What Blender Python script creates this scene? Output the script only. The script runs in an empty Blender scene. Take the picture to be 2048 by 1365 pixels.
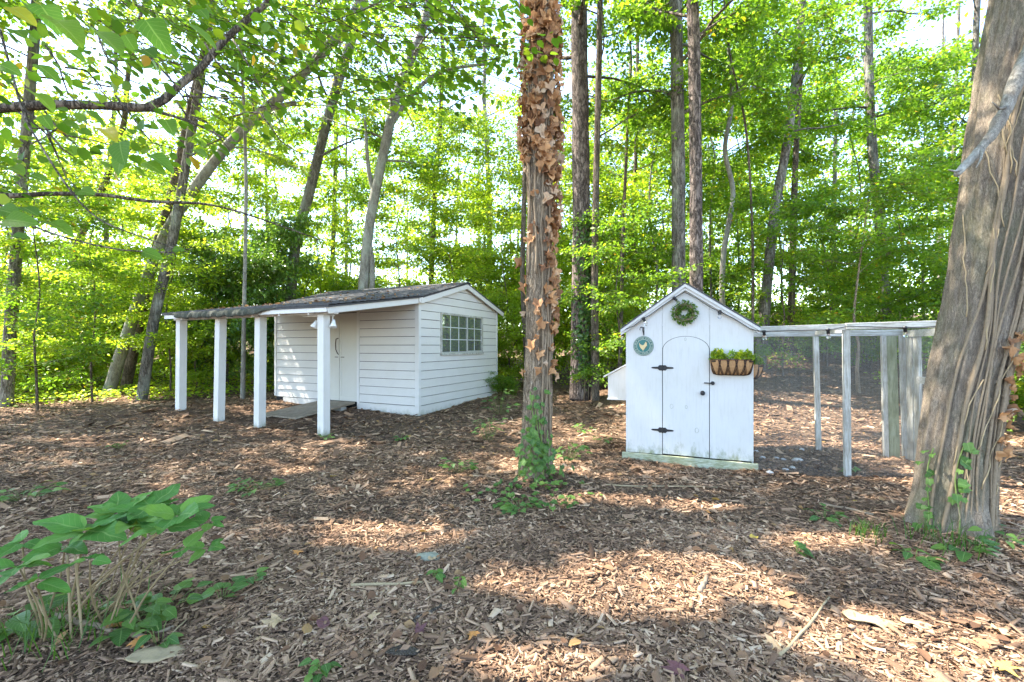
import bpy, math, random
import numpy as np
from mathutils import Vector, Matrix, noise

random.seed(7)
SC = bpy.context.scene
COL = SC.collection
R = math.radians
CH, F, CX, HY = 1.45, 900.0, 1024.0, 692.0      # eye height, focal length, principal column and horizon row (photo pixels)

# ------------------------------------------------------------------ camera, sky, sun, exposure
cam = bpy.data.cameras.new("camera")
cam.sensor_width = 36.0
cam.lens = F / 2048.0 * 36.0
cam.shift_y = (HY - 682.5) / 2048.0
cam.clip_end = 600.0
cam_o = bpy.data.objects.new("camera", cam)
cam_o.location = (0, 0, CH)
cam_o.rotation_euler = (R(90), 0, 0)
COL.objects.link(cam_o)
SC.camera = cam_o

SUN_EL = R(56)
SUN_H = Vector((-0.96, 0.28, 0)).normalized()
SUN = Vector((SUN_H.x * math.cos(SUN_EL), SUN_H.y * math.cos(SUN_EL), math.sin(SUN_EL)))
w = bpy.data.worlds.new("World")
SC.world = w
w.use_nodes = True
wn = w.node_tree
wn.nodes.clear()
sky = wn.nodes.new("ShaderNodeTexSky")
sky.sky_type = 'NISHITA'
sky.sun_disc = False
sky.sun_elevation = SUN_EL
sky.sun_rotation = math.atan2(SUN_H.x, SUN_H.y)
sky.air_density = 1.0
sky.dust_density = 0.7
bg = wn.nodes.new("ShaderNodeBackground")
bg.inputs[1].default_value = 0.15
wo = wn.nodes.new("ShaderNodeOutputWorld")
wn.links.new(sky.outputs[0], bg.inputs[0])
wn.links.new(bg.outputs[0], wo.inputs[0])

sl = bpy.data.lights.new("sun", 'SUN')
sl.energy = 4.0
sl.angle = R(0.53)
sl.color = (1.0, 0.94, 0.84)
so = bpy.data.objects.new("sun", sl)
so.rotation_euler = (-SUN).to_track_quat('-Z', 'Y').to_euler()
so.location = (-20, 0, 30)
COL.objects.link(so)

SC.view_settings.view_transform = 'Standard'
SC.view_settings.look = 'None'
SC.view_settings.gamma = 1.0
SC.view_settings.exposure = 2.85
SC.view_settings.use_curve_mapping = False
SC.cycles.use_denoising = True
SC.cycles.max_bounces = 14
SC.cycles.diffuse_bounces = 6
SC.cycles.transmission_bounces = 10
SC.cycles.sample_clamp_indirect = 8.0


# ------------------------------------------------------------------ helpers
def PX(x, y, Y):
    return Vector(((x - CX) / F * Y, Y, CH + (HY - y) / F * Y))


def sstep(a, b, t):
    t = np.clip((t - a) / (b - a), 0, 1)
    return t * t * (3 - 2 * t)


def gz(x, y):
    x = np.asarray(x, float)
    y = np.asarray(y, float)
    z = 0.035 * np.clip(y - 9.0, 0, None)
    hill = sstep(0.5, 5.0, x - 0.12 * (y - 6)) 
    z = z + hill * (0.135 * np.clip(y - 6.9, 0, 14) + 0.05 * np.clip(y - 20.9, 0, 40))
    z = z + (1 - hill) * 0.035 * np.clip(y - 13, 0, 30)
    z = z + 0.20 * np.exp(-(((x + 7.3) / 1.5) ** 2 + ((y - 9.4) / 0.9) ** 2))
    z = z + 0.05 * sstep(3.3, 4.3, x) * sstep(3.5, 4.6, y)
    z = z + 0.10 * np.exp(-(((x - 0.24) / 0.55) ** 2 + ((y - 4.78) / 0.5) ** 2))
    z = z + 0.12 * np.exp(-(((x - 3.35) / 0.7) ** 2 + ((y - 3.5) / 0.55) ** 2))
    far = sstep(12, 20, y) + sstep(9, 16, np.abs(x))
    z = z + 0.02 * np.sin(1.7 * x + 0.8 * y) * np.sin(1.3 * y - 0.6 * x) + 0.012 * np.sin(4.1 * x - 2 * y) * np.sin(3.3 * y + x)
    z = z + 0.15 * far * np.sin(0.5 * x + 1) * np.sin(0.43 * y)
    return z


def gz1(x, y):
    return float(gz(x, y))


def ground_hit(px, py):
    """point of the ground seen at a photo pixel"""
    Y = 5.0
    for _ in range(30):
        z = gz1((px - CX) / F * Y, Y)
        Yn = (CH - z) * F / max(py - HY, 4)
        Y = 0.5 * Y + 0.5 * min(Yn, 60)
    return Vector(((px - CX) / F * Y, Y, gz1((px - CX) / F * Y, Y)))


def tag(o, label=None, cat=None, group=None, kind=None):
    if label: o["label"] = label
    if cat: o["category"] = cat
    if group: o["group"] = group
    if kind: o["kind"] = kind
    return o


def empty(name, loc, rz=0.0, label=None, cat=None, group=None):
    o = bpy.data.objects.new(name, None)
    o.empty_display_size = 0.1
    o.location = loc
    o.rotation_euler = (0, 0, rz)
    COL.objects.link(o)
    return tag(o, label, cat, group)


def link(name, me, mat=None, parent=None, smooth=False, off=None):
    """mesh given in the parent's local frame (or in world space with off = world position of the parent)"""
    if mat is not None:
        me.materials.clear()
        for m in (mat if isinstance(mat, (list, tuple)) else [mat]):
            me.materials.append(m)
    if smooth:
        me.polygons.foreach_set("use_smooth", np.ones(len(me.polygons), bool))
    o = bpy.data.objects.new(name, me)
    COL.objects.link(o)
    if parent is not None:
        o.parent = parent
        if off is not None:
            o.location = -Vector(off)
    return o


def np_mesh(name, V, faces, fattr=None, pattr=None, midx=None):
    """V (n,3); faces: list of (m,k) int arrays; fattr: {name: per-face float array}"""
    me = bpy.data.meshes.new(name)
    V = np.asarray(V, np.float32)
    me.vertices.add(len(V))
    me.vertices.foreach_set("co", V.ravel())
    loops, starts, tot = [], [], 0
    for f in faces:
        f = np.asarray(f, np.int32)
        if len(f) == 0:
            continue
        loops.append(f.ravel())
        starts.append(tot + np.arange(len(f)) * f.shape[1])
        tot += f.size
    loops = np.concatenate(loops)
    starts = np.concatenate(starts)
    me.loops.add(len(loops))
    me.loops.foreach_set("vertex_index", loops.astype(np.int32))
    me.polygons.add(len(starts))
    me.polygons.foreach_set("loop_start", starts.astype(np.int32))
    for k, a in (fattr or {}).items():
        at = me.attributes.new(k, 'FLOAT', 'FACE')
        at.data.foreach_set("value", np.asarray(a, np.float32))
    for k, a in (pattr or {}).items():
        at = me.attributes.new(k, 'FLOAT', 'POINT')
        at.data.foreach_set("value", np.asarray(a, np.float32))
    if midx is not None:
        me.polygons.foreach_set("material_index", np.asarray(midx, np.int32))
    me.update(calc_edges=True)
    return me


class MB:
    """collects simple shapes into one mesh"""
    def __init__(self):
        self.v, self.f = [], []

    def add(self, verts, faces):
        n = len(self.v)
        self.v += [tuple(p) for p in verts]
        self.f += [tuple(i + n for i in f) for f in faces]
        return self

    def box(self, x0, x1, y0, y1, z0, z1):
        return self.add([(x0, y0, z0), (x1, y0, z0), (x1, y1, z0), (x0, y1, z0), (x0, y0, z1), (x1, y0, z1), (x1, y1, z1), (x0, y1, z1)],
                        [(0, 3, 2, 1), (4, 5, 6, 7), (0, 1, 5, 4), (1, 2, 6, 5), (2, 3, 7, 6), (3, 0, 4, 7)])

    def bar(self, a, b, w, h, up=(0, 0, 1)):
        a, b = Vector(a), Vector(b)
        d = (b - a).normalized()
        s = d.cross(Vector(up))
        if s.length < 1e-4:
            s = d.cross(Vector((1, 0, 0)))
        s.normalize()
        u = s.cross(d)
        vs = []
        for p in (a, b):
            for (i, j) in ((-1, -1), (1, -1), (1, 1), (-1, 1)):
                vs.append(p + s * (w / 2 * i) + u * (h / 2 * j))
        return self.add(vs, [(0, 1, 2, 3), (7, 6, 5, 4), (0, 4, 5, 1), (1, 5, 6, 2), (2, 6, 7, 3), (3, 7, 4, 0)])

    def prism(self, pts, axis_vec):
        """polygon pts (3d) extruded along axis_vec"""
        n = len(pts)
        a = Vector(axis_vec)
        vs = [Vector(p) for p in pts] + [Vector(p) + a for p in pts]
        fs = [tuple(range(n))[::-1], tuple(range(n, 2 * n))] + [(i, (i + 1) % n, (i + 1) % n + n, i + n) for i in range(n)]
        return self.add(vs, fs)

    def tube(self, pts, rad, n=8, cap=True):
        pts = [Vector(p) for p in pts]
        if not hasattr(rad, '__len__'):
            rad = [rad] * len(pts)
        vs, fs = [], []
        ref = Vector((0.31, 0.2, 0.93)).normalized()
        prev = None
        for i, p in enumerate(pts):
            d = (pts[min(i + 1, len(pts) - 1)] - pts[max(i - 1, 0)]).normalized()
            if prev is None:
                s = d.cross(ref)
                if s.length < 1e-3: s = d.cross(Vector((1, 0, 0)))
            else:
                s = prev - d * prev.dot(d)
            s.normalize()
            prev = s
            t = d.cross(s)
            for k in range(n):
                a = 2 * math.pi * k / n
                vs.append(p + (s * math.cos(a) + t * math.sin(a)) * rad[i])
        for i in range(len(pts) - 1):
            for k in range(n):
                fs.append((i * n + k, i * n + (k + 1) % n, (i + 1) * n + (k + 1) % n, (i + 1) * n + k))
        if cap:
            fs.append(tuple(range(n))[::-1])
            fs.append(tuple(range((len(pts) - 1) * n, len(pts) * n)))
        return self.add(vs, fs)

    def lathe(self, c, prof, n=12, axis=(0, 0, 1)):
        """prof: list of (r, t) along axis from c"""
        a = Vector(axis).normalized()
        return self.tube([Vector(c) + a * t for r, t in prof], [max(r, 1e-4) for r, t in prof], n)

    def mesh(self, name):
        me = bpy.data.meshes.new(name)
        me.from_pydata(self.v, [], self.f)
        me.update()
        return me

    def build(self, name, mat, parent=None, smooth=False, off=None, bevel=0.0):
        o = link(name, self.mesh(name), mat, parent, smooth, off)
        if bevel:
            b = o.modifiers.new("bevel", 'BEVEL')
            b.width = bevel
            b.segments = 2
            b.limit_method = 'ANGLE'
        return o


# ------------------------------------------------------------------ materials
def nodes_of(name):
    m = bpy.data.materials.new(name)
    m.use_nodes = True
    nt = m.node_tree
    nt.nodes.clear()
    out = nt.nodes.new("ShaderNodeOutputMaterial")
    return m, nt, out


def N(nt, t, **kw):
    n = nt.nodes.new(t)
    for k, v in kw.items():
        if k.startswith("i_"):
            key = k[2:]
            n.inputs[int(key) if key.isdigit() else key].default_value = v
        else:
            setattr(n, k, v)
    return n


def ramp(nt, stops, interp='LINEAR'):
    r = nt.nodes.new("ShaderNodeValToRGB")
    r.color_ramp.interpolation = interp
    e = r.color_ramp.elements
    while len(e) > 1:
        e.remove(e[-1])
    e[0].position, e[0].color = stops[0][0], (*stops[0][1], 1)
    for p, c in stops[1:]:
        x = e.new(p)
        x.color = (*c, 1)
    return r


def coords(nt, scale=(1, 1, 1), src='Object'):
    tc = N(nt, "ShaderNodeTexCoord")
    mp = N(nt, "ShaderNodeMapping")
    mp.inputs['Scale'].default_value = scale
    nt.links.new(tc.outputs[src], mp.inputs[0])
    return mp.outputs[0]


def noise_n(nt, vec, scale, detail=4, rough=0.6):
    n = N(nt, "ShaderNodeTexNoise")
    n.inputs['Scale'].default_value = scale
    n.inputs['Detail'].default_value = detail
    n.inputs['Roughness'].default_value = rough
    nt.links.new(vec, n.inputs['Vector'])
    return n


def mixc(nt, fac, a, b, mode='MIX'):
    m = N(nt, "ShaderNodeMix", data_type='RGBA', blend_type=mode)
    for s, v in ((m.inputs[0], fac), (m.inputs[6], a), (m.inputs[7], b)):
        if hasattr(v, 'is_linked') or hasattr(v, 'links'):
            nt.links.new(v, s)
        elif isinstance(v, (int, float)):
            s.default_value = v
        else:
            s.default_value = (*v, 1)
    return m.outputs[2]


def bumpn(nt, h, strength, dist):
    b = N(nt, "ShaderNodeBump")
    b.inputs['Strength'].default_value = strength
    b.inputs['Distance'].default_value = dist
    nt.links.new(h, b.inputs['Height'])
    return b.outputs[0]


def principled(nt, out, color, rough=0.6, normal=None, metallic=0.0, spec=0.4):
    p = N(nt, "ShaderNodeBsdfPrincipled")
    if hasattr(color, 'links'):
        nt.links.new(color, p.inputs['Base Color'])
    else:
        p.inputs['Base Color'].default_value = (*color, 1)
    p.inputs['Roughness'].default_value = rough
    p.inputs['Metallic'].default_value = metallic
    p.inputs['Specular IOR Level'].default_value = spec
    if normal is not None:
        nt.links.new(normal, p.inputs['Normal'])
    if out is not None:
        nt.links.new(p.outputs[0], out.inputs[0])
    return p


def mat_leaf(name, stops, trans=0.5, gain=2.1, rough=0.45, veins=False, spec=0.35):
    m, nt, out = nodes_of(name)
    at = N(nt, "ShaderNodeAttribute", attribute_name="rnd")
    rp = ramp(nt, stops)
    fac = at.outputs['Fac']
    if veins:
        oi = N(nt, "ShaderNodeObjectInfo")
        fac = oi.outputs['Random']
    nt.links.new(fac, rp.inputs[0])
    col = rp.outputs[0]
    nrm = None
    if veins:
        u = N(nt, "ShaderNodeAttribute", attribute_name="u").outputs['Fac']
        v = N(nt, "ShaderNodeAttribute", attribute_name="v").outputs['Fac']

        def M(op, a, b=None, c=None):
            n = N(nt, "ShaderNodeMath", operation=op)
            for i, q in enumerate((a, b, c)):
                if q is None: continue
                if hasattr(q, 'links'): nt.links.new(q, n.inputs[i])
                else: n.inputs[i].default_value = q
            return n.outputs[0]
        av = M('ABSOLUTE', v)
        mid = M('LESS_THAN', av, 0.055)
        s = M('FRACT', M('SUBTRACT', M('MULTIPLY', u, 8.0), M('MULTIPLY', av, 2.2)))
        side = M('MULTIPLY', M('LESS_THAN', s, 0.10), 0.55)
        vf = M('MAXIMUM', mid, side)
        nz = noise_n(nt, coords(nt), 14, 3)
        col = mixc(nt, M('MULTIPLY', nz.outputs[0], 0.35), col, (0.03, 0.07, 0.012))
        col = mixc(nt, M('MULTIPLY', vf, 0.55), col, (0.22, 0.32, 0.10))
        nrm = bumpn(nt, M('SUBTRACT', 1.0, vf), 0.4, 0.004)
    p = principled(nt, None, col, rough, nrm, spec=spec)
    tr = N(nt, "ShaderNodeBsdfTranslucent")
    tc = mixc(nt, 1.0, col, (gain * 1.16, gain * 1.12, gain * 0.5), 'MULTIPLY')
    nt.links.new(tc, tr.inputs[0])
    mx = N(nt, "ShaderNodeMixShader")
    mx.inputs[0].default_value = trans
    nt.links.new(p.outputs[0], mx.inputs[1])
    nt.links.new(tr.outputs[0], mx.inputs[2])
    nt.links.new(mx.outputs[0], out.inputs[0])
    return m


def mat_bark(name, dark, light, lichen=None, sc=14.0, zs=0.16, bump=0.9, src='Object', edge=0.16, lich=0.6):
    m, nt, out = nodes_of(name)
    c = coords(nt, (1, 1, zs), src)
    n1 = noise_n(nt, c, sc, 6, 0.7)
    vo = N(nt, "ShaderNodeTexVoronoi", feature='DISTANCE_TO_EDGE')
    vo.inputs['Scale'].default_value = sc * 1.3
    wv = mixc(nt, 0.25, c, n1.outputs['Color'])
    nt.links.new(wv, vo.inputs['Vector'])
    ve = ramp(nt, [(0.0, (0, 0, 0)), (edge, (1, 1, 1))])
    nt.links.new(vo.outputs[0], ve.inputs[0])
    rp = ramp(nt, [(0.3, dark), (0.7, light)])
    nt.links.new(n1.outputs[0], rp.inputs[0])
    col = mixc(nt, ve.outputs[0], tuple(x * 0.45 for x in dark), rp.outputs[0])
    nf = noise_n(nt, coords(nt, (1, 1, 0.3), src), sc * 4.5, 4, 0.75)
    rf = ramp(nt, [(0.3, (0.5, 0.48, 0.46)), (0.7, (1.25, 1.22, 1.2))])
    nt.links.new(nf.outputs[0], rf.inputs[0])
    col = mixc(nt, 0.8, col, rf.outputs[0], 'MULTIPLY')
    if lichen:
        c2 = coords(nt, (1, 1, 0.6), src)
        n2 = noise_n(nt, c2, 3.2, 5, 0.65)
        lr = ramp(nt, [(0.48, (0, 0, 0)), (0.66, (1, 1, 1))])
        nt.links.new(n2.outputs[0], lr.inputs[0])
        ml = N(nt, "ShaderNodeMath", operation='MULTIPLY')
        nt.links.new(lr.outputs[0], ml.inputs[0])
        ml.inputs[1].default_value = lich
        col = mixc(nt, ml.outputs[0], col, lichen)
    h = N(nt, "ShaderNodeMath", operation='MULTIPLY_ADD')
    nt.links.new(ve.outputs[0], h.inputs[0])
    h.inputs[1].default_value = 0.6
    nt.links.new(n1.outputs[0], h.inputs[2])
    h2 = N(nt, "ShaderNodeMath", operation='MULTIPLY_ADD')
    nt.links.new(nf.outputs[0], h2.inputs[0])
    h2.inputs[1].default_value = 0.5
    nt.links.new(h.outputs[0], h2.inputs[2])
    h = h2
    principled(nt, out, col, 0.9, bumpn(nt, h.outputs[0], bump, 0.02), spec=0.15)
    return m


def mat_paint(name, base=(0.74, 0.74, 0.73), dirt=(0.45, 0.42, 0.34), amt=0.35, moss=0.0, grain=(2, 2, 30), seed=0.0, mossh=0.35):
    """old white paint; moss grows up from the object's z = 0"""
    m, nt, out = nodes_of(name)
    c = coords(nt, (1, 1, 1))
    n1 = noise_n(nt, c, 2.6, 6, 0.65)
    r1 = ramp(nt, [(0.45 if amt < 0.9 else 0.36, (0, 0, 0)), (0.75 if amt < 0.9 else 0.62, (1, 1, 1))])
    nt.links.new(n1.outputs[0], r1.inputs[0])
    c2 = coords(nt, grain)
    n2 = noise_n(nt, c2, 5, 5, 0.7)
    r2 = ramp(nt, [(0.5 if amt < 0.9 else 0.42, (0, 0, 0)), (0.78 if amt < 0.9 else 0.62, (1, 1, 1))])
    nt.links.new(n2.outputs[0], r2.inputs[0])
    f1 = N(nt, "ShaderNodeMath", operation='MULTIPLY')
    nt.links.new(r1.outputs[0], f1.inputs[0]); f1.inputs[1].default_value = amt * 0.5
    f2 = N(nt, "ShaderNodeMath", operation='MULTIPLY')
    nt.links.new(r2.outputs[0], f2.inputs[0]); f2.inputs[1].default_value = amt * 0.6
    col = mixc(nt, f1.outputs[0], base, dirt)
    col = mixc(nt, f2.outputs[0], col, tuple(x * 0.8 for x in dirt))
    if moss:
        sx = N(nt, "ShaderNodeSeparateXYZ")
        nt.links.new(coords(nt), sx.inputs[0])
        c3 = coords(nt, (2.6, 2.6, 1.3))
        n3 = noise_n(nt, c3, 4, 7, 0.75)
        a = N(nt, "ShaderNodeMath", operation='MULTIPLY_ADD')
        nt.links.new(n3.outputs[0], a.inputs[0]); a.inputs[1].default_value = mossh * 2.2; a.inputs[2].default_value = -mossh * 0.62
        d = N(nt, "ShaderNodeMath", operation='SUBTRACT')
        nt.links.new(a.outputs[0], d.inputs[0]); nt.links.new(sx.outputs[2], d.inputs[1])
        rr = ramp(nt, [(0.0, (0, 0, 0)), (mossh * 0.62, (1, 1, 1))])
        nt.links.new(d.outputs[0], rr.inputs[0])
        mm = N(nt, "ShaderNodeMath", operation='MULTIPLY')
        nt.links.new(rr.outputs[0], mm.inputs[0]); mm.inputs[1].default_value = moss
        col = mixc(nt, mm.outputs[0], col, (0.17, 0.185, 0.07))
    h = noise_n(nt, coords(nt, grain), 12, 3)
    principled(nt, out, col, 0.62, bumpn(nt, h.outputs[0], 0.15, 0.003), spec=0.3)
    return m


def mat_plain(name, col, rough=0.6, metallic=0.0, var=0.25, sc=8.0, bump=0.15, spec=0.4):
    m, nt, out = nodes_of(name)
    n1 = noise_n(nt, coords(nt), sc, 5, 0.65)
    c = mixc(nt, n1.outputs[0], tuple(x * (1 - var) for x in col), tuple(min(1, x * (1 + var)) for x in col))
    principled(nt, out, c, rough, bumpn(nt, n1.outputs[0], bump, 0.01), metallic, spec)
    return m


def mat_rnd(name, stops, rough=0.85, trans=0.0, spec=0.2, from_object=False):
    m, nt, out = nodes_of(name)
    if from_object:
        fac = N(nt, "ShaderNodeObjectInfo").outputs['Random']
    else:
        fac = N(nt, "ShaderNodeAttribute", attribute_name="rnd").outputs['Fac']
    rp = ramp(nt, stops)
    nt.links.new(fac, rp.inputs[0])
    nz = noise_n(nt, coords(nt), 60, 3)
    col = mixc(nt, nz.outputs[0], rp.outputs[0], (0.6, 0.55, 0.5), 'MULTIPLY')
    col = mixc(nt, 0.5, rp.outputs[0], col)
    p = principled(nt, out, col, rough, bumpn(nt, nz.outputs[0], 0.3, 0.004), spec=spec)
    if trans:
        tr = N(nt, "ShaderNodeBsdfTranslucent")
        nt.links.new(col, tr.inputs[0])
        mx = N(nt, "ShaderNodeMixShader")
        mx.inputs[0].default_value = trans
        nt.links.new(p.outputs[0], mx.inputs[1])
        nt.links.new(tr.outputs[0], mx.inputs[2])
        nt.links.new(mx.outputs[0], out.inputs[0])
    return m


GREEN = [(0.0, (0.055, 0.12, 0.014)), (0.45, (0.10, 0.19, 0.02)), (0.8, (0.15, 0.235, 0.022)), (0.965, (0.22, 0.25, 0.022)), (1.0, (0.32, 0.18, 0.02))]
YGREEN = [(0.0, (0.085, 0.155, 0.014)), (0.5, (0.155, 0.235, 0.022)), (0.9, (0.22, 0.275, 0.028)), (1.0, (0.33, 0.28, 0.03))]
DGREEN = [(0.0, (0.03, 0.07, 0.014)), (0.6, (0.06, 0.12, 0.022)), (1.0, (0.11, 0.175, 0.035))]
M_LEAF = mat_leaf("leaf_green", GREEN)
M_LEAFY = mat_leaf("leaf_yellow_green", YGREEN)
M_LEAFD = mat_leaf("leaf_dark_glossy", DGREEN, trans=0.22, rough=0.3, spec=0.5)
M_LEAFB = mat_leaf("leaf_sun_tinted", [(0.0, (0.12, 0.21, 0.018)), (0.5, (0.20, 0.29, 0.028)), (0.9, (0.27, 0.33, 0.035)), (1.0, (0.36, 0.32, 0.04))], trans=0.55)  # yellow-green lightened in the colour, standing in for sun in the understory
M_HOLLY = mat_leaf("leaf_evergreen", [(0.0, (0.05, 0.11, 0.018)), (0.6, (0.095, 0.18, 0.028)), (1.0, (0.17, 0.25, 0.04))], trans=0.35, rough=0.28, spec=0.6)
M_LEAFV = mat_leaf("leaf_veined", [(0.0, (0.075, 0.19, 0.035)), (0.6, (0.11, 0.26, 0.05)), (1.0, (0.19, 0.32, 0.06))], trans=0.30, gain=1.6, veins=True, rough=0.6, spec=0.18)
M_REDBUD = mat_leaf("leaf_redbud", [(0.0, (0.075, 0.17, 0.03)), (0.75, (0.12, 0.23, 0.03)), (0.95, (0.15, 0.25, 0.03)), (1.0, (0.36, 0.32, 0.03))], trans=0.6, gain=2.1, veins=True, rough=0.55, spec=0.25)
M_IVY = mat_leaf("leaf_ivy", [(0.0, (0.05, 0.12, 0.025)), (0.7, (0.10, 0.20, 0.035)), (1.0, (0.16, 0.26, 0.05))], trans=0.32, gain=1.7, veins=True)
M_GRASS = mat_leaf("leaf_grass", [(0.0, (0.05, 0.11, 0.015)), (1.0, (0.13, 0.2, 0.03))], trans=0.35)
M_DEAD = mat_rnd("dead_ivy_leaf", [(0.0, (0.22, 0.11, 0.06)), (0.35, (0.43, 0.22, 0.10)), (0.7, (0.62, 0.34, 0.16)), (1.0, (0.56, 0.42, 0.30))], 0.7, 0.22, from_object=True)
M_DEADB = mat_rnd("dead_ivy_leaf_mass", [(0.0, (0.22, 0.11, 0.06)), (0.35, (0.43, 0.22, 0.10)), (0.7, (0.62, 0.34, 0.16)), (1.0, (0.56, 0.42, 0.30))], 0.7, 0.22)
M_DEADF = mat_rnd("dead_leaf_litter", [(0.0, (0.07, 0.035, 0.02)), (0.4, (0.19, 0.10, 0.055)), (0.7, (0.33, 0.19, 0.10)), (0.9, (0.40, 0.24, 0.10)), (1.0, (0.55, 0.33, 0.07))], 0.75, 0.15)
M_DEADO = mat_rnd("dead_leaf_single", [(0.0, (0.16, 0.07, 0.05)), (0.5, (0.30, 0.17, 0.09)), (1.0, (0.40, 0.26, 0.13))], 0.7, 0.15, from_object=True)
M_CHIP = mat_rnd("wood_chip", [(0.0, (0.085, 0.05, 0.031)), (0.22, (0.19, 0.112, 0.067)), (0.5, (0.325, 0.2, 0.122)), (0.8, (0.49, 0.325, 0.205)), (1.0, (0.62, 0.45, 0.305))], 0.9)
M_STICK = mat_plain("stick_wood", (0.26, 0.19, 0.125), 0.9, var=0.4, sc=30)
M_TWIGG = mat_plain("stem_tan", (0.34, 0.25, 0.14), 0.85, var=0.35, sc=25)
M_STEMB = mat_plain("stem_brown", (0.25, 0.18, 0.09), 0.85, var=0.4, sc=25)
M_STEMG = mat_plain("stem_green", (0.15, 0.2, 0.05), 0.7, var=0.3, sc=25)
M_BARK = mat_bark("bark_grey", (0.14, 0.12, 0.10), (0.36, 0.325, 0.28), lichen=(0.36, 0.37, 0.31))
M_BARKB = mat_bark("bark_brown", (0.125, 0.098, 0.075), (0.31, 0.25, 0.195))
M_BARKP = mat_bark("bark_pine", (0.11, 0.085, 0.075), (0.34, 0.275, 0.24), sc=10, zs=0.3, bump=1.0)
M_BARKL = mat_bark("bark_pale", (0.15, 0.135, 0.115), (0.38, 0.36, 0.32), lichen=(0.34, 0.36, 0.30), sc=13, zs=0.4, bump=0.6, edge=0.03)
M_BARKC = mat_bark("bark_ridged_tan", (0.25, 0.18, 0.115), (0.57, 0.455, 0.33), sc=26, zs=0.09, bump=0.9, edge=0.12)
M_BARKR = mat_bark("bark_old_mossy", (0.21, 0.162, 0.12), (0.48, 0.395, 0.30), lichen=(0.17, 0.185, 0.09), sc=34, zs=0.16, bump=0.8, edge=0.07, lich=0.4)
M_VINE = mat_plain("vine_hairy", (0.225, 0.165, 0.105), 0.95, var=0.4, sc=60, bump=0.6)
M_LICHEN = mat_bark("limb_lichen", (0.20, 0.17, 0.135), (0.46, 0.43, 0.37), lichen=(0.55, 0.55, 0.5), sc=22, zs=0.6, bump=0.8, edge=0.05)
M_SIDING = mat_paint("siding_paint", (0.62, 0.595, 0.555), amt=0.35, moss=0.45, mossh=0.22, grain=(1.5, 1.5, 25))
M_TRIM = mat_paint("trim_paint", (0.64, 0.62, 0.59), amt=0.28, grain=(12, 12, 1.5))
M_DOORP = mat_paint("door_paint", (0.56, 0.54, 0.48), amt=0.3, grain=(20, 20, 1.0))
M_POST = mat_paint("post_paint", (0.62, 0.60, 0.57), amt=0.5, moss=0.7, mossh=0.2, grain=(18, 18, 1.0))
M_COOP = mat_paint("coop_paint", (0.585, 0.57, 0.55), amt=0.6, moss=0.95, grain=(9, 9, 0.8), mossh=0.42)
M_COOPB = mat_paint("coop_base_paint", (0.50, 0.51, 0.40), (0.22, 0.23, 0.10), amt=1.2, grain=(3, 3, 14))
M_RUN = mat_paint("weathered_paint", (0.60, 0.595, 0.56), (0.24, 0.215, 0.16), amt=1.2, grain=(16, 16, 1.2))
M_RUNH = mat_paint("weathered_paint_rail", (0.58, 0.575, 0.54), (0.24, 0.215, 0.16), amt=1.2, grain=(1.2, 16, 16))
M_MOSSB = mat_paint("mossy_board", (0.42, 0.44, 0.30), (0.16, 0.18, 0.07), amt=1.1, grain=(10, 10, 1.0))
M_SHINGLE = mat_plain("shingle_asphalt", (0.085, 0.083, 0.085), 0.95, var=0.55, sc=35, bump=0.4, spec=0.15)
M_SHEDGE = mat_plain("shingle_edge", (0.07, 0.07, 0.055), 0.95, var=0.7, sc=9, bump=0.5, spec=0.15)
M_SASH = mat_paint("window_frame_paint", (0.56, 0.55, 0.50), (0.22, 0.20, 0.15), amt=1.0, grain=(12, 3, 3))
M_DARK = mat_plain("painted_interior_shade", (0.02, 0.02, 0.02), 0.95)  # near-black colour standing in for the shade inside shed and coop
M_BLACK = mat_plain("black_iron", (0.018, 0.018, 0.02), 0.5, 0.2, var=0.3, sc=30)
M_SOCKET = mat_plain("black_plastic", (0.015, 0.015, 0.017), 0.4, var=0.1)
M_RUST = mat_plain("rusty_wire", (0.05, 0.026, 0.016), 0.75, 0.2, var=0.4, sc=40)
M_COIR = mat_plain("coir_liner", (0.40, 0.225, 0.105), 0.98, var=0.45, sc=45, bump=0.8, spec=0.1)
M_SOIL = mat_plain("potting_soil", (0.035, 0.022, 0.015), 0.98, var=0.5, sc=60)
M_PLANK = mat_paint("plank_weathered", (0.36, 0.30, 0.22), (0.17, 0.13, 0.09), amt=1.1, grain=(9, 1.0, 9))
M_BLOCK = mat_plain("concrete_block", (0.36, 0.35, 0.32), 0.95, var=0.3, sc=25, bump=0.4)
M_STONE = mat_plain("pale_stone", (0.46, 0.43, 0.39), 0.9, var=0.35, sc=12, bump=0.3)
M_STONEG = mat_plain("mossy_stone", (0.24, 0.235, 0.17), 0.92, var=0.4, sc=14, bump=0.4)
M_WIRE = mat_plain("galvanised_wire", (0.28, 0.28, 0.265), 0.6, 0.1, var=0.2)
M_ALU = mat_plain("window_frame_old", (0.42, 0.42, 0.37), 0.6, 0.1, var=0.35, sc=20)
M_MUNT = mat_plain("window_muntin", (0.55, 0.56, 0.50), 0.5, 0.0, var=0.2, sc=20)
M_WHITEP = mat_plain("white_plastic", (0.78, 0.78, 0.76), 0.4, var=0.05)
M_SIGN = mat_plain("sign_green", (0.045, 0.115, 0.095), 0.5, var=0.12)
M_SIGND = mat_plain("sign_green_centre", (0.03, 0.14, 0.125), 0.5, var=0.12)
M_SIGNC = mat_plain("sign_cream", (0.55, 0.55, 0.45), 0.55, var=0.08)
M_HEN = mat_plain("sign_hen", (0.62, 0.47, 0.24), 0.6, var=0.3, sc=25)
M_HEND = mat_plain("sign_hen_dark", (0.07, 0.05, 0.03), 0.6)


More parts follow.
